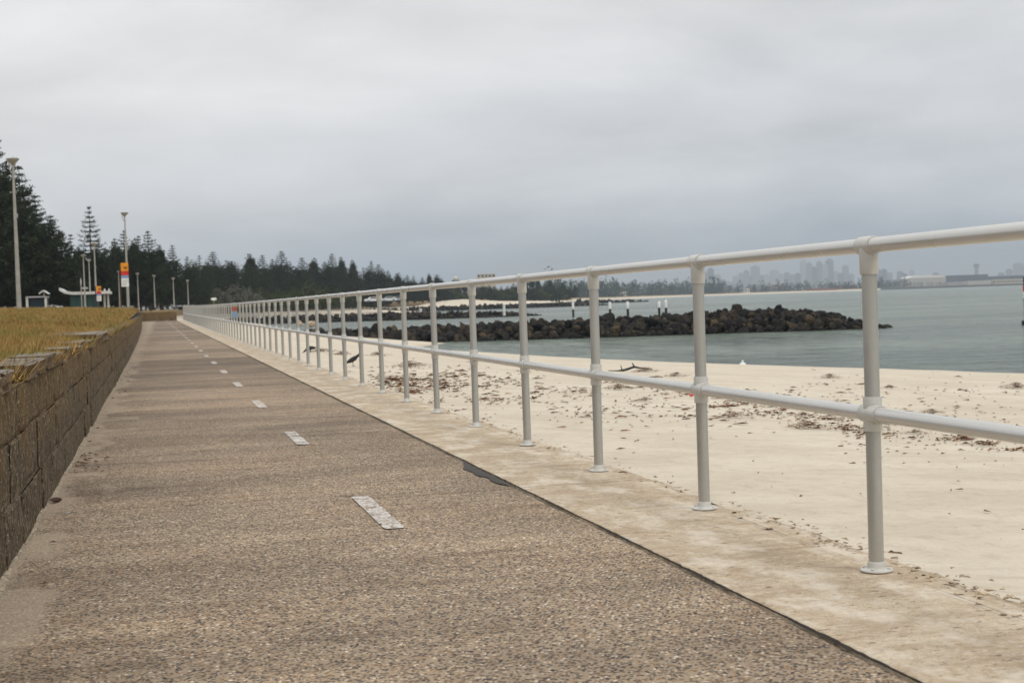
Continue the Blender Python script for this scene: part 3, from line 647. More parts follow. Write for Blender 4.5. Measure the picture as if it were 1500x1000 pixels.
def groyne(name, label, pts, halfw, top, n_parts, n_bulk, size, seed, base=-1.9):
    """pts: centre line (x, y, crest z)"""
    random.seed(seed); root = empty(name, (pts[0][0], pts[0][1], -1.5)); tag(root, label, 'groyne'); off = Vector(root.location)
    segs = [(Vector(pts[i]), Vector(pts[i+1])) for i in range(len(pts)-1)]; lens = [(b-a).length for a, b in segs]; tot = sum(lens)
    def sample(frontbias):
        u = random.random()*tot
        for (a, b), l in zip(segs, lens):
            if u <= l: break
            u -= l
        p = a.lerp(b, u/l); d = (b-a); d.z = 0; d.normalize(); nrm = Vector((d.y, -d.x, 0))       # towards the camera side (south)
        s_ = random.uniform(-1, 1); 
        if frontbias: s_ = random.uniform(-0.15, 1)
        hw = halfw*(0.55+0.45*min(1, (p.z+1.9)/1.4))
        prof = 1-abs(s_)**1.6
        z = base + (p.z-base)*prof
        return Vector((p.x, p.y, 0))+nrm*hw*s_ + Vector((0, 0, z)), s_
    core_ = MB(); rows = []
    for i, pt in enumerate(pts):
        a = Vector(pts[max(i-1, 0)]); b = Vector(pts[min(i+1, len(pts)-1)]); d = b-a; d.z = 0; d.normalize(); nrm = Vector((d.y, -d.x, 0)); c = Vector((pt[0], pt[1], 0))
        hw = halfw*0.85*(0.55+0.45*min(1, (pt[2]+1.9)/1.4))
        rows.append([c+nrm*hw*s_+Vector((0, 0, base-0.2+(pt[2]-base-size*0.35+0.2)*(1-abs(s_)**1.6)))-off for s_ in (-1, -0.75, -0.5, -0.25, 0, 0.25, 0.5, 0.75, 1)])
    vs_ = [v for r_ in rows for v in r_]; fs = [(9*i+k, 9*i+k+1, 9*i+k+10, 9*i+k+9) for i in range(len(rows)-1) for k in range(8)]
    core_.add(vs_, fs); core_.build('rubble_core', M['rock'], root)
    rot = lambda: (random.uniform(0, 6.28), random.uniform(0, 6.28), random.uniform(0, 6.28))
    for k in range(n_parts):
        p, s_ = sample(True); o = link('rock', random.choice(RM), root); o.location = p-off; o.rotation_euler = rot(); q = size*random.choice([random.uniform(0.55, 0.9), random.uniform(0.8, 1.3), random.uniform(1.1, 1.75)])
        o.scale = (q*random.uniform(0.9, 1.35), q*random.uniform(0.8, 1.2), q*random.uniform(0.7, 1.0))
    if n_bulk:
        Vs = []; Fs = []; b0 = 0
        src = [(np.array([v.co[:] for v in m_.vertices]), np.array([p.vertices[:] for p in m_.polygons])) for m_ in RM]
        from mathutils import Euler
        for k in range(n_bulk):
            p, s_ = sample(False); v, f = random.choice(src); R_ = np.array(Euler(rot()).to_matrix()); q = size*random.choice([random.uniform(0.4, 0.8), random.uniform(0.7, 1.2), random.uniform(1.0, 1.5)])
            w = (v*q*np.array([random.uniform(0.9, 1.3), 1, random.uniform(0.7, 1)]))@R_.T + np.array(p-off)
            Vs.append(w); Fs.append(f+b0); b0 += len(v)
        tag(link('rubble', npmesh('rubble', np.concatenate(Vs), np.concatenate(Fs), M['rock']), root), kind='stuff')
    return root
G1 = groyne('rock_groyne', 'nearest dark boulder groyne reaching into the bay behind the sand', [(5.5, 98, -0.95), (12, 93.5, -0.8), (19, 90.5, -0.72), (25, 87, -0.62), (32, 85.2, -0.48), (37.5, 83.4, -0.36), (39.8, 82.3, -0.55), (41.6, 81.3, -1.1), (43.6, 80, -1.75)], 3.6, 0, 300, 2200, 0.72, 5)
G2 = groyne('rock_groyne', 'middle dark rock groyne behind the nearest one, two white stakes on it', [(10, 240, -0.55), (24, 240, -0.5), (38, 226, -0.55), (48, 222, -0.75), (54, 220, -1.0), (58, 218, -1.6)], 5.0, 0, 0, 1500, 0.8, 6)
G3 = groyne('rock_groyne', 'third rock groyne, long and thin, below the pale dunes', [(62, 468, -0.4), (90, 462, -0.25), (118, 450, -0.4), (134, 447, -0.8), (142, 446, -1.6)], 6.0, 0, 0, 900, 1.2, 8)
G4 = groyne('rock_groyne', 'farthest thin rock groyne with its tip out in the bay', [(120, 640, 0.2), (170, 640, -0.2), (200, 640, -0.3), (222, 638, -1.6)], 6.0, 0, 0, 350, 2.0, 9)
# pale boulders at the root of the near groyne
for k, (px, py, w_) in enumerate([(436, 473, 11), (452, 475, 16)]):
    p = at(px, py+6, -0.95); s_ = w_*p.length/FP*1.25
    o = link('boulder', RMT[k]); o.location = (p.x, p.y-3.2, -0.55 if k else -0.6); o.scale = (s_, s_, s_*0.85); o.rotation_euler = (0.2, 0.4, k)
    tag(o, ['smaller pale tan boulder at the landward end of the groyne', 'larger pale tan boulder at the landward end of the groyne'][k], 'boulder')
# stakes and piles
def pile(px, ybot, ytop, d, label, split=0.5, r_=0.16, group='white topped piles in the bay', base=-1.5, allwhite=False):
    x, y = gp(px, d); zt = zat(px, ytop, d); root = empty('marker_pile', (x, y, base-0.6)); tag(root, label, 'pile', group)
    h = zt-base+0.6; zs = h*split if not allwhite else 0.2
    m = MB(); m.tube([(0, 0, 0), (0, 0, zs)], r_*0.92, 10); m.build('lower_shaft', M['black'], root, True)
    m = MB(); m.tube([(0, 0, zs+0.002), (0, 0, h-0.06), (0, 0, h)], [r_, r_, r_*0.7], 10); m.build('white_sleeve', M['white'], root, True)
pile(839, 463, 442.5, 194, 'leftmost white topped pile, alone beyond the near groyne', 0.62)
pile(893, 464, 442, 173, 'second white topped pile from the left beyond the near groyne', 0.66)
pile(919, 464, 441.5, 168, 'white topped pile in the middle of the row', 0.66)
pile(965, 462, 441, 169, 'white topped pile just left of the rightmost one', 0.68)
pile(975, 461, 439, 173, 'rightmost white topped pile of the row', 0.62)
pile(616, 463, 452, 232, 'white stake on the left part of the middle groyne', 0.2, 0.2, 'white stakes on the middle groyne', -0.9, True)
pile(738, 456, 445, 222, 'white stake near the seaward tip of the middle groyne', 0.2, 0.2, 'white stakes on the middle groyne', -0.9, True)
pile(424, 470, 456, 226, 'white stake at the landward end of the middle groyne', 0.2, 0.17, 'white stakes on the middle groyne', -0.9, True)
bx_, by_ = gp(1506, 84); bz = -1.5
bc = empty('channel_beacon', (bx_, by_, bz)); tag(bc, 'red, white and dark banded beacon post at the right edge', 'beacon')
for nm, a, b, mt_, r_ in (('dark_base', -0.5, 0.25, 'black', 0.42), ('dark_shaft', 0.253, 1.55, 'black', 0.27), ('white_band', 1.553, 1.95, 'white', 0.30), ('red_band', 1.953, 2.3, 'red', 0.30), ('dark_cap', 2.303, 2.8, 'black', 0.27)):
    m = MB(); m.tube([(0, 0, a), (0, 0, b)], r_, 16); m.build(nm, M[mt_], bc, True)
bp = at(1088, 535, -1.44); m = MB(); m.lathe([(0.02, -0.12), (0.09, -0.08), (0.12, 0.0), (0.09, 0.07), (0.035, 0.10), (0.03, 0.16), (0.01, 0.17)], 16)
tag(m.build('mooring_buoy', M['white'], None, True), 'small white mooring buoy floating by the water edge', 'buoy').location = bp

# ------------------------------------------------------------------ beach debris
def clump(name, px, py, wpx, seed, label, n=60, z=None, flat=0.25, group='seaweed clumps on the sand'):
    random.seed(seed); p = at(px, py, -0.4)
    for _ in range(6): p = at(px, py, beach_h(p.x, p.y))
    w = wpx*p.length/FP*0.5; m = MB()
    for k in range(n):
        a = random.uniform(0, 6.28); rr = w*abs(random.gauss(0, 0.5)); c = Vector((math.cos(a)*rr, math.sin(a)*rr*0.9, random.uniform(0, flat)*w*math.exp(-(rr/w)**2*3)))
        d = Vector((random.gauss(0, 1), random.gauss(0, 0.8), random.gauss(0, 0.15))).normalized()*w*random.uniform(0.06, 0.28); t_ = w*random.uniform(0.006, 0.014)
        m.tube([c-d, c+Vector((0, 0, random.uniform(0, 0.3)*d.length)), c+d*0.9], [t_*0.6, t_, t_*0.4], 4, sq=0.6)
    o = m.build(name, M['weed']); o.location = (p.x, p.y, beach_h(p.x, p.y)+0.012); tag(o, label, 'seaweed', group, 'stuff')
for k, (px, py, w_, lb) in enumerate([
    (1215, 554, 44, 'dark seaweed heap left of the second rail post from the right, near the water'),
    (1303, 569, 34, 'dark seaweed heap just right of the nearest post, near the water'),
    (1488, 569, 56, 'dark seaweed heap at the right edge of the picture'),
    (990, 552, 44, 'brown seaweed heap right of the driftwood branch'),
    (1365, 607, 48, 'loose seaweed strands right of the nearest post, above the rail'),
    (1436, 606, 22, 'small dark seaweed tuft near the right edge above the rail'),
    (905, 571, 60, 'thin seaweed scatter below the driftwood'),
    (945, 588, 40, 'flat seaweed scrap on the sand right of the third post'),
    (1182, 628, 80, 'wide seaweed scatter left of the nearest post'),
    (1075, 612, 60, 'seaweed scatter right of the second nearest post'),
    (1340, 636, 40, 'dark seaweed scrap just right of the nearest post below the rail'),
    (1175, 610, 40, 'ragged seaweed tuft below the middle rail'),
    (600, 538, 70, 'long thin weed line beside the near crow'),
    (512, 546, 22, 'dark stick-like weed by the foot of a post, below the crow'),
    (500, 520, 44, 'reddish weed line behind the crow'),
    (552, 521, 40, 'thin brown weed line in the middle distance'),
    (470, 516, 50, 'reddish weed heap where the far crow feeds'),
    (1440, 654, 44, 'light weed strands on the sand near the right edge, under the rail')]):
    clump('seaweed_clump', px, py, w_, 100+k, lb, 110 if w_ > 30 else 40)
# driftwood branch
def beach_at(px, py):
    p = at(px, py, -0.5)
    for _ in range(8): p = at(px, py, beach_h(p.x, p.y))
    return p
p = beach_at(930, 544); dw = empty('driftwood_branch', p); tag(dw, 'black bare driftwood branch lying on the sand', 'driftwood')
s_ = p.length/FP
m = MB(); m.tube([(-38*s_, 0.1, 0.03), (-28*s_, 0, 0.02), (-16*s_, 0.05, 0.03), (-8*s_, 0.1, 0.045), (0, 0.05, 0.08), (10*s_, 0, 0.055), (24*s_, -0.1, 0.03)], [0.008, 0.018, 0.02, 0.022, 0.02, 0.012, 0.006], 8)
m.build('stem', M['black'], dw, True)
m = MB(); m.tube([(0, 0.05, 0.08), (1.5*s_, 0.1, 0.10), (-0.5*s_, 0.12, 0.15)], [0.02, 0.016, 0.007], 7); m.build('branch', M['black'], dw, True)
m = MB(); m.tube([(-18*s_, 0.04, 0.02), (-19*s_, 0.1, 0.12)], [0.014, 0.006], 6); m.build('twig', M['black'], dw, True)
clump('seaweed_clump', 945, 545, 48, 140, 'brown weed tangled round the driftwood branch', 120)
# countless small flakes
rng2 = np.random.default_rng(5); fl = []
def flakes(n, pxr, pyr, sz):
    for _ in range(n):
        px = rng2.uniform(*pxr); py = rng2.normal((pyr[0]+pyr[1])/2, (pyr[1]-pyr[0])/3.2)
        if py < horizon(px)+40: continue
        p = beach_at(px, py)
        if p.x < float(beach_left(p.y))+0.05 or p.x > float(S(p.y))-0.4 or p.y > 60 or p.y < 1: continue
        s_ = sz*rng2.uniform(0.3, 1.0)*(1.0 if rng2.random() < 0.93 else 2.2)*min(1.0, 0.35+p.y/30); a = rng2.uniform(0, 6.28); el = rng2.uniform(1.2, 4.5)
        z = beach_h(p.x, p.y)+0.012; dx, dy = math.cos(a)*s_*el, math.sin(a)*s_*el; ex, ey = -math.sin(a)*s_*0.7, math.cos(a)*s_*0.7; k = rng2.uniform(-0.5, 0.5)
        A_, B_, C_, D_ = (p.x-dx, p.y-dy, z-0.004), (p.x+ex+dx*k, p.y+ey+dy*k, z+s_*0.5), (p.x+dx, p.y+dy, z-0.002), (p.x-ex+dx*k, p.y-ey+dy*k, z-0.004)
        fl.append([A_, D_, B_]); fl.append([D_, C_, B_])
for c_ in range(46):                       # drifts of small bits
    cx = rng2.uniform(560, 1500); cy = rng2.normal(568+max(0, cx-900)*0.13, 11); w_ = rng2.uniform(15, 60)
    flakes(int(w_*1.1), (cx-w_, cx+w_), (cy-w_*0.12, cy+w_*0.12), 0.020)
flakes(200, (560, 1300), (565, 630), 0.016); flakes(260, (800, 1250), (585, 625), 0.022); flakes(260, (1230, 1500), (600, 665), 0.014); flakes(35, (900, 1500), (550, 760), 0.010)
flakes(240, (540, 800), (535, 580), 0.024); flakes(140, (1150, 1500), (550, 600), 0.022); flakes(24, (1000, 1500), (640, 820), 0.009)
fl = np.array(fl).reshape(-1, 3)
tag(link('beach_litter', npmesh('beach_litter', fl, np.arange(len(fl)).reshape(-1, 3), M['weed'])), 'thin scatter of brown weed flakes and twigs over the sand', 'debris', kind='stuff')
# little things on the ground
def pebble(name, px, py, sc, mat, label, cat, z=0.0, beach=False):
    p = beach_at(px, py) if beach else at(px, py, z)
    o = link(name, RM[3].copy()); o.data.materials.clear(); o.data.materials.append(M[mat]); o.location = (p.x, p.y, p.z+sc[2]*0.35); o.scale = sc; tag(o, label, cat); return o
pebble('stone', 81, 737, (0.075, 0.06, 0.04), 'brown', 'dark brown stone at the foot of the wall', 'stone')
pebble('paper_scrap', 97, 751, (0.05, 0.035, 0.006), 'white', 'thin white paper scrap on the walkway near the wall', 'litter')
pebble('plastic_scrap', 1013, 581, (0.09, 0.07, 0.05), 'red', 'tiny red plastic scrap on the sand behind a post', 'litter', beach=True)
# dead leaves by the wall
lf = MB(); random.seed(21)
for k in range(90):
    y = random.choice([random.uniform(8.6, 9.8), random.uniform(5, 30)]); x = wx(y)+0.05+abs(random.gauss(0, 0.07)); s_ = random.uniform(0.008, 0.022); a = random.uniform(0, 6.28)
    ca, sa = math.cos(a)*s_, math.sin(a)*s_; z = float(CZ(y))+0.008
    lf.add([(x-ca, y-sa, z), (x+sa*0.5, y-ca*0.5, z+s_*0.4), (x+ca, y+sa, z), (x-sa*0.5, y+ca*0.5, z+s_*0.2)], [(0, 1, 2), (0, 2, 3)])
tag(lf.build('fallen_leaves', M['weed']), 'scattered dead leaves along the foot of the wall', 'leaves', kind='stuff')

# ------------------------------------------------------------------ crows
def crow(px, py, rz, label, feeding, sc=1.0):
    p = beach_at(px, py); root = empty('crow', (p.x, p.y, p.z+0.02), rz); tag(root, label, 'crow', 'crows on the beach'); root.scale = (sc, sc, sc)
    if feeding: prof = [(-0.24, 0.16, .004, .016), (-0.17, 0.155, .012, .028), (-0.10, 0.15, .045, .05), (-0.02, 0.145, .062, .065), (0.06, 0.13, .055, .055), (0.11, 0.10, .038, .038), (0.15, 0.065, .036, .034), (0.18, 0.045, .024, .022), (0.205, 0.025, .012, .012), (0.235, 0.0, .003, .003)]
    else: prof = [(-0.24, 0.055, .004, .022), (-0.17, 0.075, .012, .030), (-0.10, 0.115, .045, .05), (-0.02, 0.15, .062, .066), (0.06, 0.185, .055, .058), (0.10, 0.225, .040, .040), (0.135, 0.255, .037, .038), (0.17, 0.258, .024, .024), (0.20, 0.25, .013, .013), (0.24, 0.24, .003, .003)]
    m = MB(); n = 14; vs_ = []; fs = []
    for i, (x, z, rv, rh) in enumerate(prof):
        for k in range(n): a = 2*math.pi*k/n; vs_.append((x, rh*math.cos(a), z+rv*math.sin(a)))
    for i in range(len(prof)-1):
        for k in range(n): fs.append((i*n+k, i*n+(k+1) % n, (i+1)*n+(k+1) % n, (i+1)*n+k))
    fs += [tuple(range(n)), tuple((len(prof)-1)*n+k for k in range(n))]
    m.add(vs_, fs); m.build('body', M['black'], root, True)
    for s_ in (-1, 1):
        m = MB(); zb = 0.15 if not feeding else 0.16
        m.tube([(0.07, s_*0.052, zb+0.02), (-0.02, s_*0.068, zb), (-0.12, s_*0.05, zb-0.045), (-0.21, s_*0.02, zb-0.085 if not feeding else zb-0.01)], [0.012, 0.034, 0.03, 0.006], 8, sq=0.4); m.build('wing', M['black'], root, True)
        m = MB(); m.tube([(-0.01, s_*0.03, 0.11), (-0.015, s_*0.03, 0.06), (0.0, s_*0.03, 0.005)], [0.014, 0.006, 0.005], 6)
        for a in (-0.5, 0, 0.5, math.pi): m.tube([(0.0, s_*0.03, 0.006), (0.04*math.cos(a), s_*0.03+0.04*math.sin(a), 0.003)], [0.004, 0.002], 5)
        m.build('leg', M['black'], root)
crow(518, 538, -0.15, 'black crow standing tall on the sand, nearer of the two', False, 0.72)
crow(454, 518, math.pi+0.1, 'black crow bent down feeding in the weed line, farther away', True, 0.72)

# ------------------------------------------------------------------ trees
def leaf_mesh(cent, size, n_per, seed, mat, up=0.0, name='crown', asp=0.45):
    r_ = np.random.default_rng(seed); n = len(cent)*n_per; c = np.repeat(cent, n_per, 0); s_ = np.repeat(size, n_per)
    c = c + r_.normal(0, 1, (n, 3))*s_[:, None]*0.45
    d = r_.normal(0, 1, (n, 3)); d[:, 2] = np.abs(d[:, 2])*(1+up); d /= np.linalg.norm(d, axis=1)[:, None]
    e = np.cross(d, r_.normal(0, 1, (n, 3))); e /= np.linalg.norm(e, axis=1)[:, None]
    L_ = s_*r_.uniform(0.6, 1.4, n); d = d*L_[:, None]; e = e*L_[:, None]*asp
    v = np.stack([c-d*0.5-e*0.5, c-d*0.5+e*0.5, c+d*0.5], 1).reshape(-1, 3)
    return npmesh(name, v, np.arange(len(v)).reshape(-1, 3), mat)
def norfolk(seed, sparse_top=False, dense=1.0, ratio=0.20):
    """unit height 10 tree: whorls of level branches, each carrying upright needle tufts"""
    r_ = np.random.default_rng(seed); H = 10.0; cents = []; sizes = []; z = 0.7; tw = MB()
    tw.tube([(0, 0, -0.5), (0, 0, H*0.5), (0, 0, H*0.99)], [0.17, 0.09, 0.012], 7)
    while z < H*0.985:
        f = z/H; top = f > (0.55 if sparse_top else 0.72)
        rad = H*ratio*(min(1.0, 0.62+1.6*f) if f < 0.25 else 1.0)*min(1.0, (1-f)**0.8*1.28+0.02)*(0.82+0.34*r_.random())
        n = (5 if top else 7); a0 = r_.uniform(0, 6.28)
        for k in range(n):
            if r_.random() < (0.12 if not top else 0.05): continue
            a = a0+2*math.pi*k/n+r_.normal(0, 0.10); R_ = rad*r_.uniform(0.72, 1.18); stp = 0.105 if top else 0.15; m_ = max(3, int(R_/stp*dense)); bend = r_.normal(0, 0.10)
            for j in range(m_):
                u = (j+0.7)/m_; rr = R_*u; zz = z - 0.16*R_*math.sin(u*math.pi*0.75) + 0.26*R_*u*u; aa = a+bend*u
                side = (1-u)*0.22*R_
                for q in ((0,) if top else (-1, 0, 1)):
                    w = q*(0.10+side*0.6)
                    cents.append((math.cos(aa)*rr-math.sin(aa)*w, math.sin(aa)*rr+math.cos(aa)*w, zz+0.04)); sizes.append((0.115 if top else 0.15)*(0.8+0.5*u))
            tw.tube([(0, 0, z), (math.cos(a)*R_*0.5, math.sin(a)*R_*0.5, z-0.08*R_), (math.cos(a+bend)*R_*0.95, math.sin(a+bend)*R_*0.95, z+0.12*R_)], [0.025, 0.018, 0.008], 3, caps=False)
        z += (0.25 if f < 0.45 else 0.33 if not top else (0.46 if sparse_top else 0.38))
    return leaf_mesh(np.array(cents), np.array(sizes), 6, seed, M['pine'], 1.0, asp=0.5), tw.mesh('trunk', M['bark'])
def bushy(seed, flat=1.0, mat='leaf', n_lobe=34, trunk=True, conic=0.0, wid=2.6):
    r_ = np.random.default_rng(seed); cents = []; sizes = []; tw = MB()
    if trunk: tw.tube([(0, 0, -0.5), (r_.normal(0, 0.2), 0, 4.0*flat), (0, 0, 8.5*flat)], [0.3, 0.2, 0.05], 7)
    for k in range(n_lobe):
        h = 0.06+0.88*(k+r_.random())/n_lobe; prof = (math.sin(math.pi*min(1, h*0.86+0.2))**0.85)*(1-conic*h)*r_.uniform(0.75, 1.3)
        a = k*2.4+r_.normal(0, 0.4); rr = wid*max(0.05, prof)*r_.uniform(0.25, 1.0); R_ = r_.uniform(0.35, 1.05)*(1.15-0.6*h)
        c = np.array((math.cos(a)*rr, math.sin(a)*rr, h*10*flat))
        if trunk: tw.tube([(0, 0, max(0.3, c[2]-0.8-rr*0.5)), tuple(c)], [0.07, 0.02], 3, caps=False)
        q = r_.normal(0, 1, (34, 3)); q /= np.linalg.norm(q, axis=1)[:, None]; q *= (r_.random((34, 1))**0.3)*R_*np.array([1.1, 1.1, 0.85])
        cents += list(c+q); sizes += [0.26]*34
    # a few wispy leaders above and around the outline
    for k in range(26):
        a = r_.uniform(0, 6.28); h = r_.uniform(0.35, 1.02); rr = wid*(1-conic*h)*math.sqrt(max(0.02, 1-h*h))*1.05; q = r_.normal(0, 1, (10, 3))*np.array([0.22, 0.22, 0.45]); cents += list(np.array((math.cos(a)*rr, math.sin(a)*rr, h*10*flat))+q); sizes += [0.2]*10
    return leaf_mesh(np.array(cents), np.array(sizes), 8, seed, M[mat], asp=0.6), (tw.mesh('trunk', M['bark']) if trunk else None)
PR = {'n1': norfolk(1), 'n2': norfolk(2, True), 'n3': norfolk(3, False, 1.2, 0.25), 'n4': norfolk(4, True, 0.9, 0.15),
      'b1': bushy(11), 'b2': bushy(12, 1.0, 'leaf', 36, True, 0.45), 'b3': bushy(13, 1.0, 'leaf', 38, True, 0.75, 2.9), 'b4': bushy(14, 1.0, 'leaf', 36, True, 0.6, 2.2),
      's1': bushy(21, 0.42, 'shrub', 26, True, 0.2, 2.7), 's2': bushy(22, 0.42, 'shrubgrey', 22, True, 0.2, 2.7), 's3': bushy(23, 0.42, 'leaf', 26, True, 0.2, 2.7)}
def tree(kind, px, top, d, label, wscale=1.0, group=None, name='pine_tree', cat='tree', base=None, rz=None):
    x, y = gp(px, d); zb = base if base is not None else (1.9 if y > 140 else float(lawn_z(np.array(x), np.array(min(y, 107.)))))
    zt = zat(px, top, d); h = max(0.5, zt-zb); cr_, tr_ = PR[kind]
    H0 = 10.0 if kind[0] != 's' else 4.6
    root = empty(name, (x, y, zb-0.05), random.uniform(0, 6.28) if rz is None else rz); sc = h/H0; root.scale = (sc*wscale, sc*wscale, sc); tag(root, label, cat, group)
    link('crown', cr_, root)
    if tr_: link('trunk', tr_, root)
    return root
random.seed(4)
NP = [  # kind px top d w label
 ('n3', -10, 176, 150, 1.3, 'tallest dark pine at the left edge, behind the tall lamp post'),
 ('n3', -34, 196, 154, 1.4, 'broad dark pine filling the left edge beside the tallest one'),
 ('n3', 17, 236, 158, 1.2, 'dark pine just behind the nearest lamp post'),
 ('n2', 37, 243, 162, 1.25, 'tall pine with sparse tiered top right of the nearest lamp post'),
 ('n3', 58, 282, 155, 1.35, 'wide dark pine filling the slope right of the sparse topped pine'),
 ('n3', 80, 312, 160, 1.3, 'lower dark pine over the teal kiosk'),
 ('n4', 108, 343, 190, 1.5, 'thin pine with open branches left of the tall sparse pine'),
 ('n2', 137, 302, 185, 1.1, 'tall pine with an open spire behind the small lamp posts'),
 ('n3', 148, 350, 180, 1.1, 'full dark pine below the open spire'),
 ('n1', 172, 347, 200, 1.1, 'dark pine left of the middle lamp post'),
 ('n1', 186, 335, 205, 1.1, 'dark pine right behind the middle lamp post'),
 ('n1', 207, 343, 212, 1.0, 'narrow pine just right of the orange sign'),
 ('n1', 221, 336, 205, 1.25, 'tall tiered pine above the end of the lawn'),
 ('n3', 256, 357, 218, 1.0, 'pointed pine right of the tall tiered pine'),
 ('n1', 277, 374, 240, 1.1, 'small pointed pine above the end of the walkway'),
 ('n4', 295, 374, 250, 1.4, 'small slim pine right above the far end of the handrail')]
for k, px, top, d, w_, lb in NP: tree(k, px, top, d, lb, w_, 'norfolk pines along the lawn')
fill = [(-12, 300, 165), (14, 322, 168), (30, 330, 172), (48, 345, 170), (70, 362, 172), (95, 348, 178), (118, 368, 198), (158, 362, 205), (173, 362, 215), (200, 358, 225), (238, 366, 230), (214, 380, 235), (268, 392, 250), (246, 392, 245), (128, 395, 200), (104, 400, 190), (190, 385, 215), (226, 372, 222), (290, 396, 262), (144, 392, 210)]
fill.sort()
for i, (px, top, d) in enumerate(fill): tree(random.choice(['n3', 'b3']), px, top, d, 'dense dark pine low in the tree line, %s from the left in the back row' % ordinal(i+1), 1.35, 'back row of dense pines')
random.seed(9)
far = []
tops = [(278, 392), (315, 367), (330, 388), (342, 381), (358, 392), (370, 378), (387, 372), (402, 378), (415, 366), (428, 386), (445, 376), (462, 384), (478, 382), (489, 370), (503, 382), (519, 386), (534, 392), (546, 381), (556, 386), (570, 395), (584, 400), (598, 402), (607, 403), (620, 405), (630, 404), (641, 406), (650, 410)]
for i, (px, top) in enumerate(tops):
    d = 300+(px-278)*0.75
    k = random.choice(['n3', 'n3', 'n3', 'b3', 'n1', 'n2', 'b1']); tree(k, px, top, d, 'far dark pine, %s from the left along the forest skyline' % ordinal(i+1), random.uniform(1.15, 1.6) if px < 560 else 1.3, 'forest trees behind the far beach', name='forest_tree')
i = 0
for px in range(282, 660, 13):
    for row in range(2):
        i += 1; pxx = px+random.uniform(-6, 6); base_top = np.interp(px, [280, 350, 500, 580, 660], [392, 392, 394, 408, 416]); d = (285 if row else 292)+(px-278)*0.75+random.uniform(-8, 8)
        tree(random.choice(['b1', 'b1', 'b3']), pxx, base_top+(20 if row else 2)+random.uniform(-6, 6), d-row*12, 'dark bushy tree in the forest mass, %s counting from the left' % ordinal(i), random.uniform(1.3, 1.8), 'bushy trees in the forest mass', name='forest_tree')
sh = [(322, 424, 's2'), (345, 418, 's2'), (362, 422, 's2'), (385, 424, 's1'), (407, 426, 's1'), (378, 432, 's2'), (430, 425, 's1'), (452, 418, 's1'), (472, 424, 's1'), (498, 426, 's1'), (520, 424, 's3'), (545, 424, 's3'), (300, 430, 's1'), (283, 424, 's1'), (334, 434, 's3'), (354, 434, 's1'), (560, 428, 's3'), (425, 434, 's1'), (472, 434, 's3'), (400, 436, 's3'), (447, 436, 's3')]
sh.sort()
for i, (px, top, k) in enumerate(sh):
    x, y = gp(px, 262+(px-278)*0.6)
    tree(k, px, top, 262+(px-278)*0.6, '%s shrub under the forest, %s from the left' % ({'s1': 'olive green rounded', 's2': 'pale grey green', 's3': 'dark low'}[k], ordinal(i+1)), 1.5, 'shrubs in front of the forest', name='shrub', cat='shrub', base=1.0)

# ------------------------------------------------------------------ lamps and signs
def lamp(px, top, d, label, kind='tall', group='lamp posts on the lawn'):
    x, y = gp(px, d); zb = 1.25 if y < 140 else 1.8; zt = zat(px, top, d); h = zt-zb; s_ = 1.0 if kind == 'tall' else 0.7
    root = empty('lamp_post', (x, y, zb-0.2)); tag(root, label, 'lamp post', group); h += 0.2
    m = MB(); m.tube([(0, 0, 0), (0, 0, h-0.35*s_)], [0.13*s_, 0.055*s_], 12); m.build('pole', M['galv'], root, True)
    m = MB(); m.lathe([(0.06*s_, h-0.42*s_), (0.10*s_, h-0.34*s_), (0.30*s_, h-0.12*s_), (0.33*s_, h-0.08*s_), (0.33*s_, h-0.04*s_), (0.12*s_, h), (0.02, h+0.02)], 16); m.build('lantern', M['galv'], root, True)
    if kind == 'tall':
        m = MB(); m.tube([(0, 0, h-0.9), (-0.18, 0, h-0.6), (-0.22, 0, h-0.2)], 0.025, 8); m.build('bracket', M['galv'], root, True)
        m = MB(); m.box(0.07, 0.13, -0.08, 0.08, h*0.62, h*0.62+0.22); m.build('control_box', M['galv'], root)
lamp(28.7, 232, 75, 'nearest tall lamp post at the left edge')
lamp(188.5, 311, 125, 'tall lamp post behind the orange and red sign')
lamp(142, 356, 150, 'tallest of the three lamp posts in front of the kiosk')
lamp(125.5, 373, 128, 'lamp post in front of the teal kiosk wall, leftmost of three', 'short')
lamp(133.5, 380, 140, 'thin lamp post between two others in front of the kiosk', 'short')
lamp(176, 397, 165, 'slim lamp post just left of the orange sign', 'short')
lamp(203.5, 400, 168, 'slim lamp post right of the orange sign', 'short')
lamp(227.5, 403, 172, 'slim lamp post above the corner of the walkway', 'short')
lamp(255.5, 407, 180, 'slim lamp post above the end wall', 'short')
lamp(276.5, 410, 190, 'slim lamp post above the far end of the handrail', 'short')
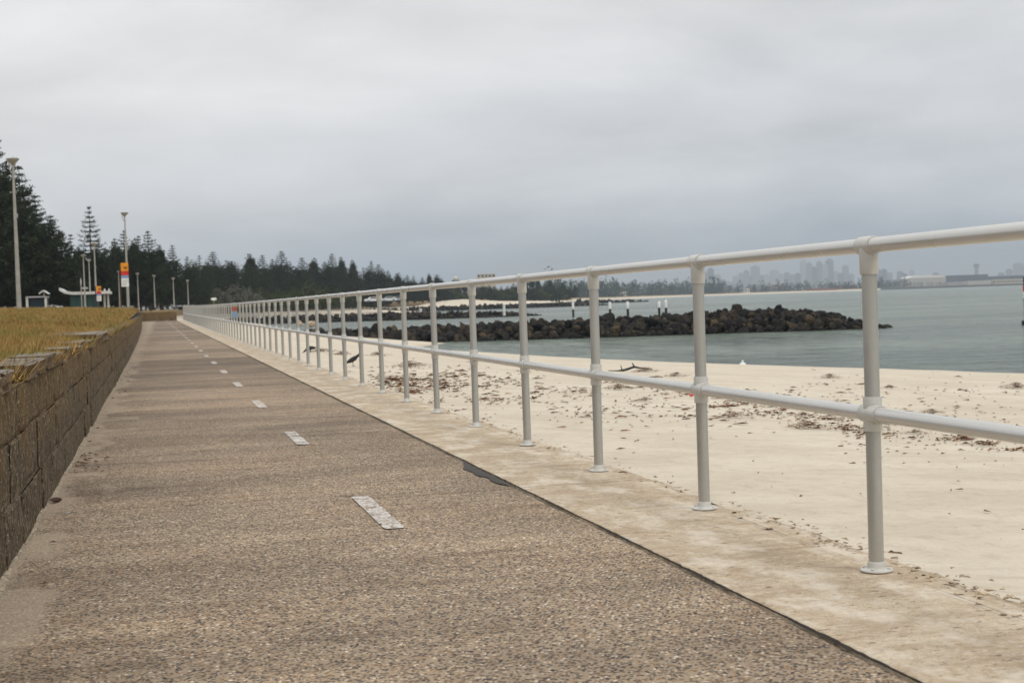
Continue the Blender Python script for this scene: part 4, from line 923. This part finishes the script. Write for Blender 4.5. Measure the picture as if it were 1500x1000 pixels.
def totem(px0, px1, ytop, ybot, d, label, sc):
    x, y = gp((px0+px1)/2, d); w = (px1-px0)*d/FP; zt = zat((px0+px1)/2, ytop, d); u = d/FP; root = empty('beach_sign', (x, y, 0)); tag(root, label, 'sign', 'banded beach signs')
    m = MB(); m.tube([(-w/2-0.08, 0.05, 1.0), (-w/2-0.08, 0.05, zt)], 0.055*sc, 10); m.build('pole', M['brown'], root, True)
    z = zt
    for nm, hpx, mt_ in (('orange_panel', 12, 'orange'), ('red_panel', 6.5, 'red'), ('blue_panel', 4.0, 'blue'), ('white_panel', 12.5, 'white')):
        h = hpx*u*(1 if sc > 0.9 else (ybot-ytop)/35.0); m = MB(); m.box(-w/2, w/2, -0.02, 0.02, z-h+0.004, z); pn = m.build(nm, M[mt_], root)
        if nm == 'orange_panel':
            lt = MB()
            for k in range(3): lt.lathe([(0.004, 0), (0.045*sc, 0.02), (0.045*sc, 0.05), (0.004, 0.07)], 8, (-0.02+k*0.075, -0.024, z-h*0.62))
            lt.box(-0.07, 0.16, -0.0245, -0.0215, z-h*0.72, z-h*0.66); lt.build('swimmer_mark', M['black'], pn)
        if nm == 'white_panel':
            lt = MB(); 
            for k in range(4): lt.box(-w*0.34, w*(0.30-0.07*(k % 2)), -0.0245, -0.0215, z-h*(0.25+0.17*k)-0.012, z-h*(0.25+0.17*k)+0.012)
            lt.build('text_lines', M['silver'], pn)
        z -= h
totem(180, 190.5, 385, 420, 98, 'orange, red, blue and white banded beach sign on a brown pole', 1.0)
totem(143, 149.5, 419, 441, 128, 'smaller orange and white banded sign by the kiosk', 0.8)
def post_sign(px, py, d, w, h, label, mt='white', name='park_sign', base=1.8):
    x, y = gp(px, d); z = zat(px, py, d); root = empty(name, (x, y, base)); tag(root, label, 'sign')
    m = MB(); m.tube([(0, 0.03, -0.3), (0, 0.03, z-base)], 0.04, 8); m.build('pole', M['galv'], root, True)
    m = MB(); n = 16; ring = [(w/2*math.cos(2*math.pi*k/n), h/2*math.sin(2*math.pi*k/n)) for k in range(n)]
    m.add([(a, -0.015, z-base+b) for a, b in ring]+[(a, 0.015, z-base+b) for a, b in ring], [tuple(range(n)), tuple(range(2*n-1, n-1, -1))]+[(k, (k+1) % n, n+(k+1) % n, n+k) for k in range(n)])
    m.build('plate', M[mt], root)
post_sign(314, 438, 210, 0.85, 0.42, 'pale oval sign on a post right of the end of the walkway')
post_sign(126, 422, 124, 0.6, 0.2, 'grey street name board on a post before the kiosk', 'silver')
post_sign(120.5, 412, 122, 0.07, 0.6, 'thin white upright marker left of the street name board')
# bicycle rack
x, y = gp(75, 112); root = empty('bike_rack', (x, y, 1.35)); tag(root, 'low pale metal bicycle rack on the lawn', 'bike rack')
m = MB(); m.tube([(-0.45, 0, -0.2), (-0.45, 0, 0.42), (0.45, 0, 0.42), (0.45, 0, -0.2)], 0.03, 8); m.build('hoop', M['galv'], root)
for k in range(5): m = MB(); m.tube([(-0.3+0.15*k, 0, -0.1), (-0.3+0.15*k, 0, 0.41)], 0.012, 6); m.build('bar', M['galv'], root)

# ------------------------------------------------------------------ kiosk
def kiosk():
    d = 135; u = d/FP; x0, y0 = gp(132, d); zg = 1.5; zt = zat(132, 427, d); root = empty('beach_kiosk', (x0, y0, zg)); tag(root, 'low teal kiosk with wide white roof behind the lawn', 'building')
    L_ = -27*u; R_ = 30*u; H = zt-zg
    m = MB(); m.box(L_, 5*u, 0, 4, -0.3, H-0.28); m.build('wall', M['teal'], root)
    for k in range(5): m = MB(); m.box(L_+0.1+k*0.5, L_+0.1+k*0.5+0.44, -0.04, -0.003, 0.1, H-0.4); m.build('shutter_panel', M['teal'], root)
    m = MB(); m.box(5*u+0.01, 11*u, 0, 4, -0.3, H-0.28); m.build('dark_doorway', M['teal_dark'], root)
    for a in (20*u, 25*u):
        m = MB(); m.box(a, a+0.18, -0.1, 0.1, -0.3, H-0.28); m.build('column', M['roofwhite'], root)
    m = MB(); prof = [(L_-0.9, H+0.42), (L_-0.4, H+0.12), (L_+0.3, H+0.0), (0, H-0.02), (R_, H+0.0)]
    vs_ = []; 
    for a, z in prof: vs_ += [(a, -1.0, z-0.26), (a, -1.0, z), (a, 4.5, z), (a, 4.5, z-0.26)]
    fs = [(4*i+k, 4*i+4+k, 4*i+4+(k+1) % 4, 4*i+(k+1) % 4) for i in range(4) for k in range(4)]+[(0, 1, 2, 3), (16, 19, 18, 17)]
    m.add(vs_, fs); rf = m.build('roof', M['roofwhite'], root)
    for a in (R_-0.55, R_-0.15): m = MB(); m.lathe([(0.06, H), (0.09, H+0.12), (0.04, H+0.24)], 8, (a, 1, 0)); m.build('vent', M['roofwhite'], rf)
kiosk()
d = 128; u = d/FP; x0, y0 = gp(54, d); root = empty('change_shed', (x0, y0, 1.5)); H = zat(54, 434, d)-1.5; tag(root, 'small dark blue shed with grey roof under the pines', 'building')
m = MB(); m.box(-12*u, 14*u, 0, 3, -0.3, H-0.12); m.build('wall', M['teal_dark'], root)
m = MB(); m.box(-14*u, 15*u, -0.4, 3.3, H-0.118, H); m.build('roof', M['silver'], root)
for a in (-14*u, 12*u): m = MB(); m.box(a, a+0.2, -0.3, -0.1, -0.3, H-0.13); m.build('column', M['roofwhite'], root)
for i, (px, lb, mt_) in enumerate([(66, 'pale canopy half hidden under the pines left of the kiosk', 'roofwhite')]):
    x0, y0 = gp(px, 133); root = empty('shade_canopy', (x0, y0, 1.6)); tag(root, lb, 'canopy'); H = zat(px, 425, 133)-1.6; u = 133/FP
    m = MB(); vs_ = [(-6*u, -1, H-0.25), (0, -1, H), (8*u, -1, H-0.35), (-6*u, 1.5, H-0.25), (0, 1.5, H), (8*u, 1.5, H-0.35), (-6*u, -1, H-0.4), (0, -1, H-0.1), (8*u, -1, H-0.45)]
    m.add(vs_, [(0, 1, 4, 3), (1, 2, 5, 4), (0, 6, 7, 1), (1, 7, 8, 2)]); m.build('canopy', M[mt_], root)
    m = MB(); m.tube([(0, 0, -0.3), (0, 0, H-0.05)], 0.06, 8); m.build('pole', M['roofwhite'], root)

# ------------------------------------------------------------------ parked cars
def make_car(px, d, rz, col, label, base):
    x, y = gp(px, d); root = empty('parked_car', (x, y, base), rz); tag(root, label, 'car', 'cars parked by the park')
    W_ = 0.86
    prof = [(-2.15, 0.28), (-2.2, 0.62), (-1.95, 0.86), (-1.2, 0.95), (-0.65, 1.38), (0.75, 1.44), (1.55, 1.0), (2.1, 0.92), (2.2, 0.6), (2.12, 0.28)]
    m = MB(); n = len(prof); ins = lambda z: W_-max(0, z-0.9)*0.35
    m.add([(a, -ins(z), z) for a, z in prof]+[(a, ins(z), z) for a, z in prof], [tuple(range(n)), tuple(range(2*n-1, n-1, -1))]+[((k+1) % n, k, n+k, n+(k+1) % n) for k in range(n)]); m.build('body', M[col], root)
    for s_ in (-1, 1):
        m = MB(); yy_ = s_*(W_-0.03); m.add([(-1.05, s_*(W_+0.006), 0.98), (1.35, s_*(W_+0.006), 1.0), (0.7, s_*(W_-0.16), 1.36), (-0.6, s_*(W_-0.14), 1.32)], [(0, 1, 2, 3)]); m.build('side_window', M['glassdark'], root)
        for xx in (-1.35, 1.35):
            m = MB(); m.tube([(xx, s_*(W_-0.18), 0.32), (xx, s_*(W_+0.02), 0.32)], 0.32, 14); wh = m.build('wheel', M['black'], root)
            m = MB(); m.tube([(xx, s_*(W_+0.02), 0.32), (xx, s_*(W_+0.03), 0.32)], 0.19, 10); m.build('rim', M['silver'], wh)
for px, d, rz, c_, lb, b_ in [(172, 235, 1.4, 'white', 'white car parked under the pines left of the orange sign', 1.9), (546, 395, 0.1, 'white', 'white car parked above the far beach, leftmost of three', 1.95), (570, 400, -0.1, 'white', 'white car parked above the far beach, middle of three', 1.95), (583, 402, 0, 'silver', 'pale silver car parked above the far beach, rightmost of three', 1.95),
    (210, 260, 0.3, 'silver', 'grey car roof showing above the lawn beside the slim lamp post', 1.7), (243, 262, 0.1, 'silver', 'grey car behind the end wall, left of two', 1.7), (268, 262, 0, 'silver', 'grey car behind the end wall, right of two', 1.7)]:
    make_car(px, d, rz, c_, lb, b_)

# ------------------------------------------------------------------ far headland, hotel and far shore
def strip(name, cols, mat, label):      # cols: list of (px, [(depth, z), ...])
    V_ = []; 
    for px, pr_ in cols:
        for d, z in pr_: x, y = gp(px, d); V_.append((x, y, z))
    k = len(cols[0][1]); i = np.arange(len(V_)).reshape(len(cols), k)
    f = np.stack([i[:-1, :-1].ravel(), i[1:, :-1].ravel(), i[1:, 1:].ravel(), i[:-1, 1:].ravel()], 1)
    me = npmesh(name, np.array(V_), f, mat); o = link(name, me)
    if me.polygons[0].normal.z < 0: me.flip_normals()
    return tag(o, label, kind='structure')
WL = [(690, 640), (720, 760), (760, 950), (830, 1300), (900, 1650), (1000, 2050), (1100, 2300), (1200, 2400), (1300, 2400), (1500, 2350), (1800, 2300), (2400, 2300)]
def shore_d(px): return float(np.interp(px, [a for a, b in WL], [b for a, b in WL]))
strip('far_beach', [(p_, [(d-15, -1.7), (d, -1.4), (d+30, 0.3), (d+60, 1.1)]) for p_, d in WL], M['sand'], 'thin pale beach line on the far side of the bay')
strip('far_land', [(p_, [(d+58, 1.05), (d+90, 2.0), (d+400, 2.5), (d+1500, 4), (15000, 5)]) for p_, d in WL], M['park'], 'low land behind the far beach')
# dunes at the foot of the headland
strip('dune', [(p_, [(d, -0.4), (d+18, a*0.5), (d+40, a), (d+80, a*0.8)]) for p_, d, a in [(606, 505, 0.2), (625, 510, 1.0), (650, 520, 2.0), (680, 530, 2.3), (710, 545, 1.6), (740, 570, 1.0), (790, 620, 0.6), (830, 680, 0.3)]], M['sand'], 'pale sand dunes below the dark headland')
strip('headland', [(p_, [(d, 0.3), (d+25, a), (d+60, a+1.5), (d+500, a+2)]) for p_, d, a in [(560, 545, 2), (606, 560, 2), (650, 585, 2.5), (700, 610, 3.2), (740, 640, 2.0), (790, 700, 1.5), (838, 770, 0.5)]], M['bank'], 'low dark headland beyond the third groyne')
random.seed(31); i = 0
for px in list(range(600, 850, 9)):
    i += 1; top = float(np.interp(px, [600, 650, 700, 740, 775, 800, 815, 850], [416, 417, 416, 415, 412, 411, 414, 424]))+random.uniform(-2.5, 3.5)
    if 812 < px < 822: top += 10
    d = float(np.interp(px, [600, 740, 850], [600, 700, 830])); tree(random.choice(['b1', 'b3', 'n3', 'b2']), px, top, d, 'hazy dark tree on the headland, %s from the left' % ordinal(i), random.uniform(1.2, 1.9), 'trees on the headland', name='headland_tree', base=2.2)
for i, px in enumerate(range(640, 836, 7)):
    d = float(np.interp(px, [600, 740, 850], [570, 660, 790])); tree(random.choice(['s3', 's3', 's1', 'b1']), px, 430-0.034*(px-640)+random.uniform(-3, 2), d, 'low dark bush at the front of the headland, %s from the left' % ordinal(i+1), 1.9, 'bushes at the front of the headland', name='bush', cat='bush', base=1.0)
def box_bldg(name, px0, px1, top, d, mat, label, cat='building', group=None, win=None, base=2.0, depth=None, roof=None):
    u = d/FP; x, y = gp((px0+px1)/2, d); w = (px1-px0)*u; H = zat((px0+px1)/2, top, d)-base; dp = depth or w*0.7; root = empty(name, (x, y, base)); root.rotation_euler.z = -YAW*0.9; tag(root, label, cat, group)
    m = MB(); m.box(-w/2, w/2, 0, dp, -1, H); m.build('wall', M[mat], root)
    if win:
        nc, nr = win; ww = w/nc; hh = H/nr
        for r_ in range(nr):
            for c_ in range(nc):
                m = MB(); m.box(-w/2+ww*(c_+0.22), -w/2+ww*(c_+0.78), -0.15, -0.02, hh*(r_+0.25), hh*(r_+0.75)); m.build('window', M['tower_dark'], root)
    if roof == 'gable':
        m = MB(); m.add([(-w/2-0.3, -0.4, H+0.02), (w/2+0.3, -0.4, H+0.02), (w/2+0.3, dp+0.4, H+0.02), (-w/2-0.3, dp+0.4, H+0.02), (-w/2+w*0.15, dp/2, H+max(1.2, w*0.16)), (w/2-w*0.15, dp/2, H+max(1.2, w*0.16))], [(0, 1, 5, 4), (2, 3, 4, 5), (0, 4, 3), (1, 2, 5), (0, 3, 2, 1)]); m.build('roof', M['tile'], root)
    elif roof == 'plant':
        m = MB(); m.box(-w*0.28, w*0.2, dp*0.2, dp*0.7, H+0.01, H*1.04+1); m.build('roof_plant', M[mat], root)
    elif roof == 'vault':
        n = 12; m = MB(); vs_ = []
        for k in range(n+1): a = math.pi*k/n; vs_ += [(-w/2*math.cos(a), -0.3, H+0.02+math.sin(a)*w*0.07), (-w/2*math.cos(a), dp+0.3, H+0.02+math.sin(a)*w*0.07)]
        m.add(vs_, [(2*k, 2*k+2, 2*k+3, 2*k+1) for k in range(n)]+[tuple(range(0, 2*n+2, 2)), tuple(range(2*n+1, 0, -2))]); m.build('roof', M['white'], root)
    return root
box_bldg('hotel', 700, 727, 401, 900, 'cream', 'pale hotel block with rows of windows rising above the headland trees', win=(5, 7), base=1)
x, y = gp(669, 860); root = empty('water_tower', (x, y, 1)); H = zat(669, 405, 860)-1; tag(root, 'small round tower with dark band above the headland', 'tower')
m = MB(); m.lathe([(1.8, 0), (1.8, H*0.62)], 16); m.build('shaft', M['cream'], root, True)
m = MB(); m.lathe([(2.4, H*0.622), (2.6, H*0.8), (2.4, H*0.86)], 16); m.build('dark_band', M['tower_dark'], root, True)
m = MB(); m.lathe([(1.6, H*0.862), (1.6, H*0.95), (0.3, H)], 16); m.build('cap', M['cream'], root, True)
# far shore: tree belts, houses, sheds
def belt(px0, px1, dd, hmin, hmax, n, seed, label, pointy=0.5):
    r_ = np.random.default_rng(seed); V_ = []; 
    for k in range(n):
        px = r_.uniform(px0, px1); d = shore_d(px)+dd+r_.uniform(0, 120); x, y = gp(px, d); h = r_.uniform(hmin, hmax)*(1.5 if r_.random() < 0.12 else 1); w = h*r_.uniform(0.25, 0.5) if r_.random() < pointy else h*r_.uniform(0.6, 1.1)
        cn = 70; c = r_.normal(0, 0.4, (cn, 3)); t_ = r_.random(cn); px_ = x+c[:, 0]*w*(1.15-t_*0.9); py_ = y+c[:, 1]*w; pz_ = 2+t_*h
        s_ = h*0.12; q = r_.normal(0, 1, (cn, 3, 3))*s_*0.42; V_.append((np.stack([px_, py_, pz_], 1)[:, None, :]+q).reshape(-1, 3))
    V_ = np.concatenate(V_); tag(link('far_tree_belt', npmesh('far_tree_belt', V_, np.arange(len(V_)).reshape(-1, 3), M['leaf'])), label, 'trees', kind='stuff')
belt(800, 1060, 70, 8, 19, 420, 1, 'hazy dark tree belt behind the far beach, left half', 0.7)
belt(1040, 1330, 70, 6, 14, 330, 2, 'hazy low tree belt behind the far beach, middle')
belt(1300, 1700, 200, 5, 9, 220, 3, 'thin hazy tree belt among the far sheds on the right')
random.seed(77)
hs_ = sorted([random.uniform(845, 1200) for _ in range(30)])
for i, px in enumerate(hs_):
    w = random.uniform(4, 8); d = shore_d(px)+random.uniform(75, 200); mt_ = random.choice(['white', 'cream', 'cream', 'tower_pale'])
    box_bldg('far_house', px-w/2, px+w/2, zt_ := (horizon(px)-random.uniform(4, 9)), d, mt_, 'tiny pale house on the far shore, %s from the left' % ordinal(i+1), 'house', 'houses on the far shore', win=(2, 1), roof='gable')
box_bldg('sports_hall', 964, 984, horizon(974)-8, 2250, 'tower_pale', 'wide curved white roof among the far trees', roof='vault')
box_bldg('terminal_building', 1168, 1186, 421, 2500, 'white', 'long low white building left of the brown yard on the far shore', win=(8, 2))
IND = [(1186, 1225, 422, 2450, 'rust', 'low brown container row on the far shore'), (1222, 1256, 417.5, 2600, 'rust', 'red roofed shed on the far shore left of the nearest post'), (1290, 1330, 413, 2600, 'tower_pale', 'pale grey shed right of the nearest post on the far shore'),
       (1330, 1386, 407, 2650, 'hangar', 'large pale hangar with wide flat roof on the far shore'), (1388, 1420, 412.5, 2550, 'tower_pale', 'low pale shed right of the large hangar'), (1396, 1448, 402.5, 3000, 'shed', 'long dark blue shed right of the large hangar'), (1418, 1452, 411, 2500, 'hangar', 'low pale shed in front of the dark blue shed'),
       (1448, 1502, 404, 3000, 'shed', 'second long dark shed at the right edge'), (1455, 1500, 409, 2500, 'cream', 'low cream building at the right edge of the far shore'), (1512, 1570, 405, 2800, 'shed', 'dark shed beyond the right edge of the frame')]
for a, b, t_, d, mt_, lb in IND: box_bldg('far_shed', a, b, t_, d, mt_, lb, 'shed', 'sheds on the far shore', win=(max(3, int((b-a)/4)), 1) if mt_ in ('cream',) else None, roof='vault' if mt_ == 'hangar' and b-a > 40 else None)
strip('sea_wall_far', [(p_, [(shore_d(p_)-40, -1.6), (shore_d(p_)-36, 1.6), (shore_d(p_)+60, 1.9)]) for p_ in (1290, 1350, 1420, 1500, 1600, 1800)], M['asphalt'], 'dark low embankment along the far shore on the right')
# control tower
x, y = gp(1431, 6500); root = empty('control_tower', (x, y, 3)); H = zat(1431, 386, 6500)-3; tag(root, 'tall slim control tower rising above the dark blue shed', 'tower')
m = MB(); m.lathe([(9, 0), (8, H*0.8)], 14); m.build('shaft', M['tower'], root, True); m = MB(); m.lathe([(9, H*0.802), (13, H*0.88), (12, H*0.97), (5, H)], 14); m.build('cab', M['tower_dark'], root, True)
# city skyline
SK = [(932, 938, 417), (940, 947, 414), (949, 955, 418), (962, 972, 419), (992, 998, 414), (1000, 1006, 411), (1030, 1038, 399), (1038, 1047, 394), (1047, 1057, 403), (1056, 1064, 410), (1075, 1083, 405), (1083, 1092, 401), (1091, 1099, 397), (1098, 1103, 405), (1102, 1114, 390.5), (1114, 1120, 404), (1120, 1130, 403), (1130, 1142, 396.5), (1142, 1150, 402), (1150, 1158, 400),
      (1158, 1166, 403), (1166, 1174, 401), (1174, 1183, 382.5), (1183, 1191, 386), (1191, 1198, 392), (1198, 1206, 384), (1206, 1214, 388), (1212, 1222, 381), (1222, 1230, 398), (1229, 1237, 401), (1236, 1244, 390), (1244, 1252, 402), (1286, 1294, 396), (1293, 1300, 395), (1300, 1308, 400), (1316, 1324, 398), (1322, 1330, 401), (1334, 1340, 396), (1368, 1376, 400), (1476, 1484, 395), (1488, 1500, 386), (1500, 1510, 390), (1464, 1472, 400), (1060, 1074, 413), (980, 990, 418), (1010, 1022, 416)]
SK.sort(); random.seed(12)
for i, (a, b, t_) in enumerate(SK):
    d = random.uniform(6500, 8500); box_bldg('office_tower', a, b, t_, d, random.choice(['tower', 'tower', 'tower_dark', 'tower_pale']), 'hazy city tower on the skyline, %s from the left' % ordinal(i+1), 'tower', 'hazy city towers on the skyline', base=3, depth=(b-a)*d/FP*0.8, roof='plant')

# ------------------------------------------------------------------ haze
hz = MB(); hz.box(-6500, 16500, -450, 16500, -3.7, 225)
hm = bpy.data.materials.new('haze_air'); hm.use_nodes = True; ht = hm.node_tree; ht.nodes.clear()
pv = ht.nodes.new('ShaderNodeVolumePrincipled'); pv.inputs['Color'].default_value = (0.56, 0.645, 0.745, 1); pv.inputs['Density'].default_value = 0.00017
ho = ht.nodes.new('ShaderNodeOutputMaterial'); ht.links.new(pv.outputs[0], ho.inputs['Volume'])
tag(hz.build('haze', hm), 'pale grey blue haze over the bay and the distant city', 'haze', kind='stuff')
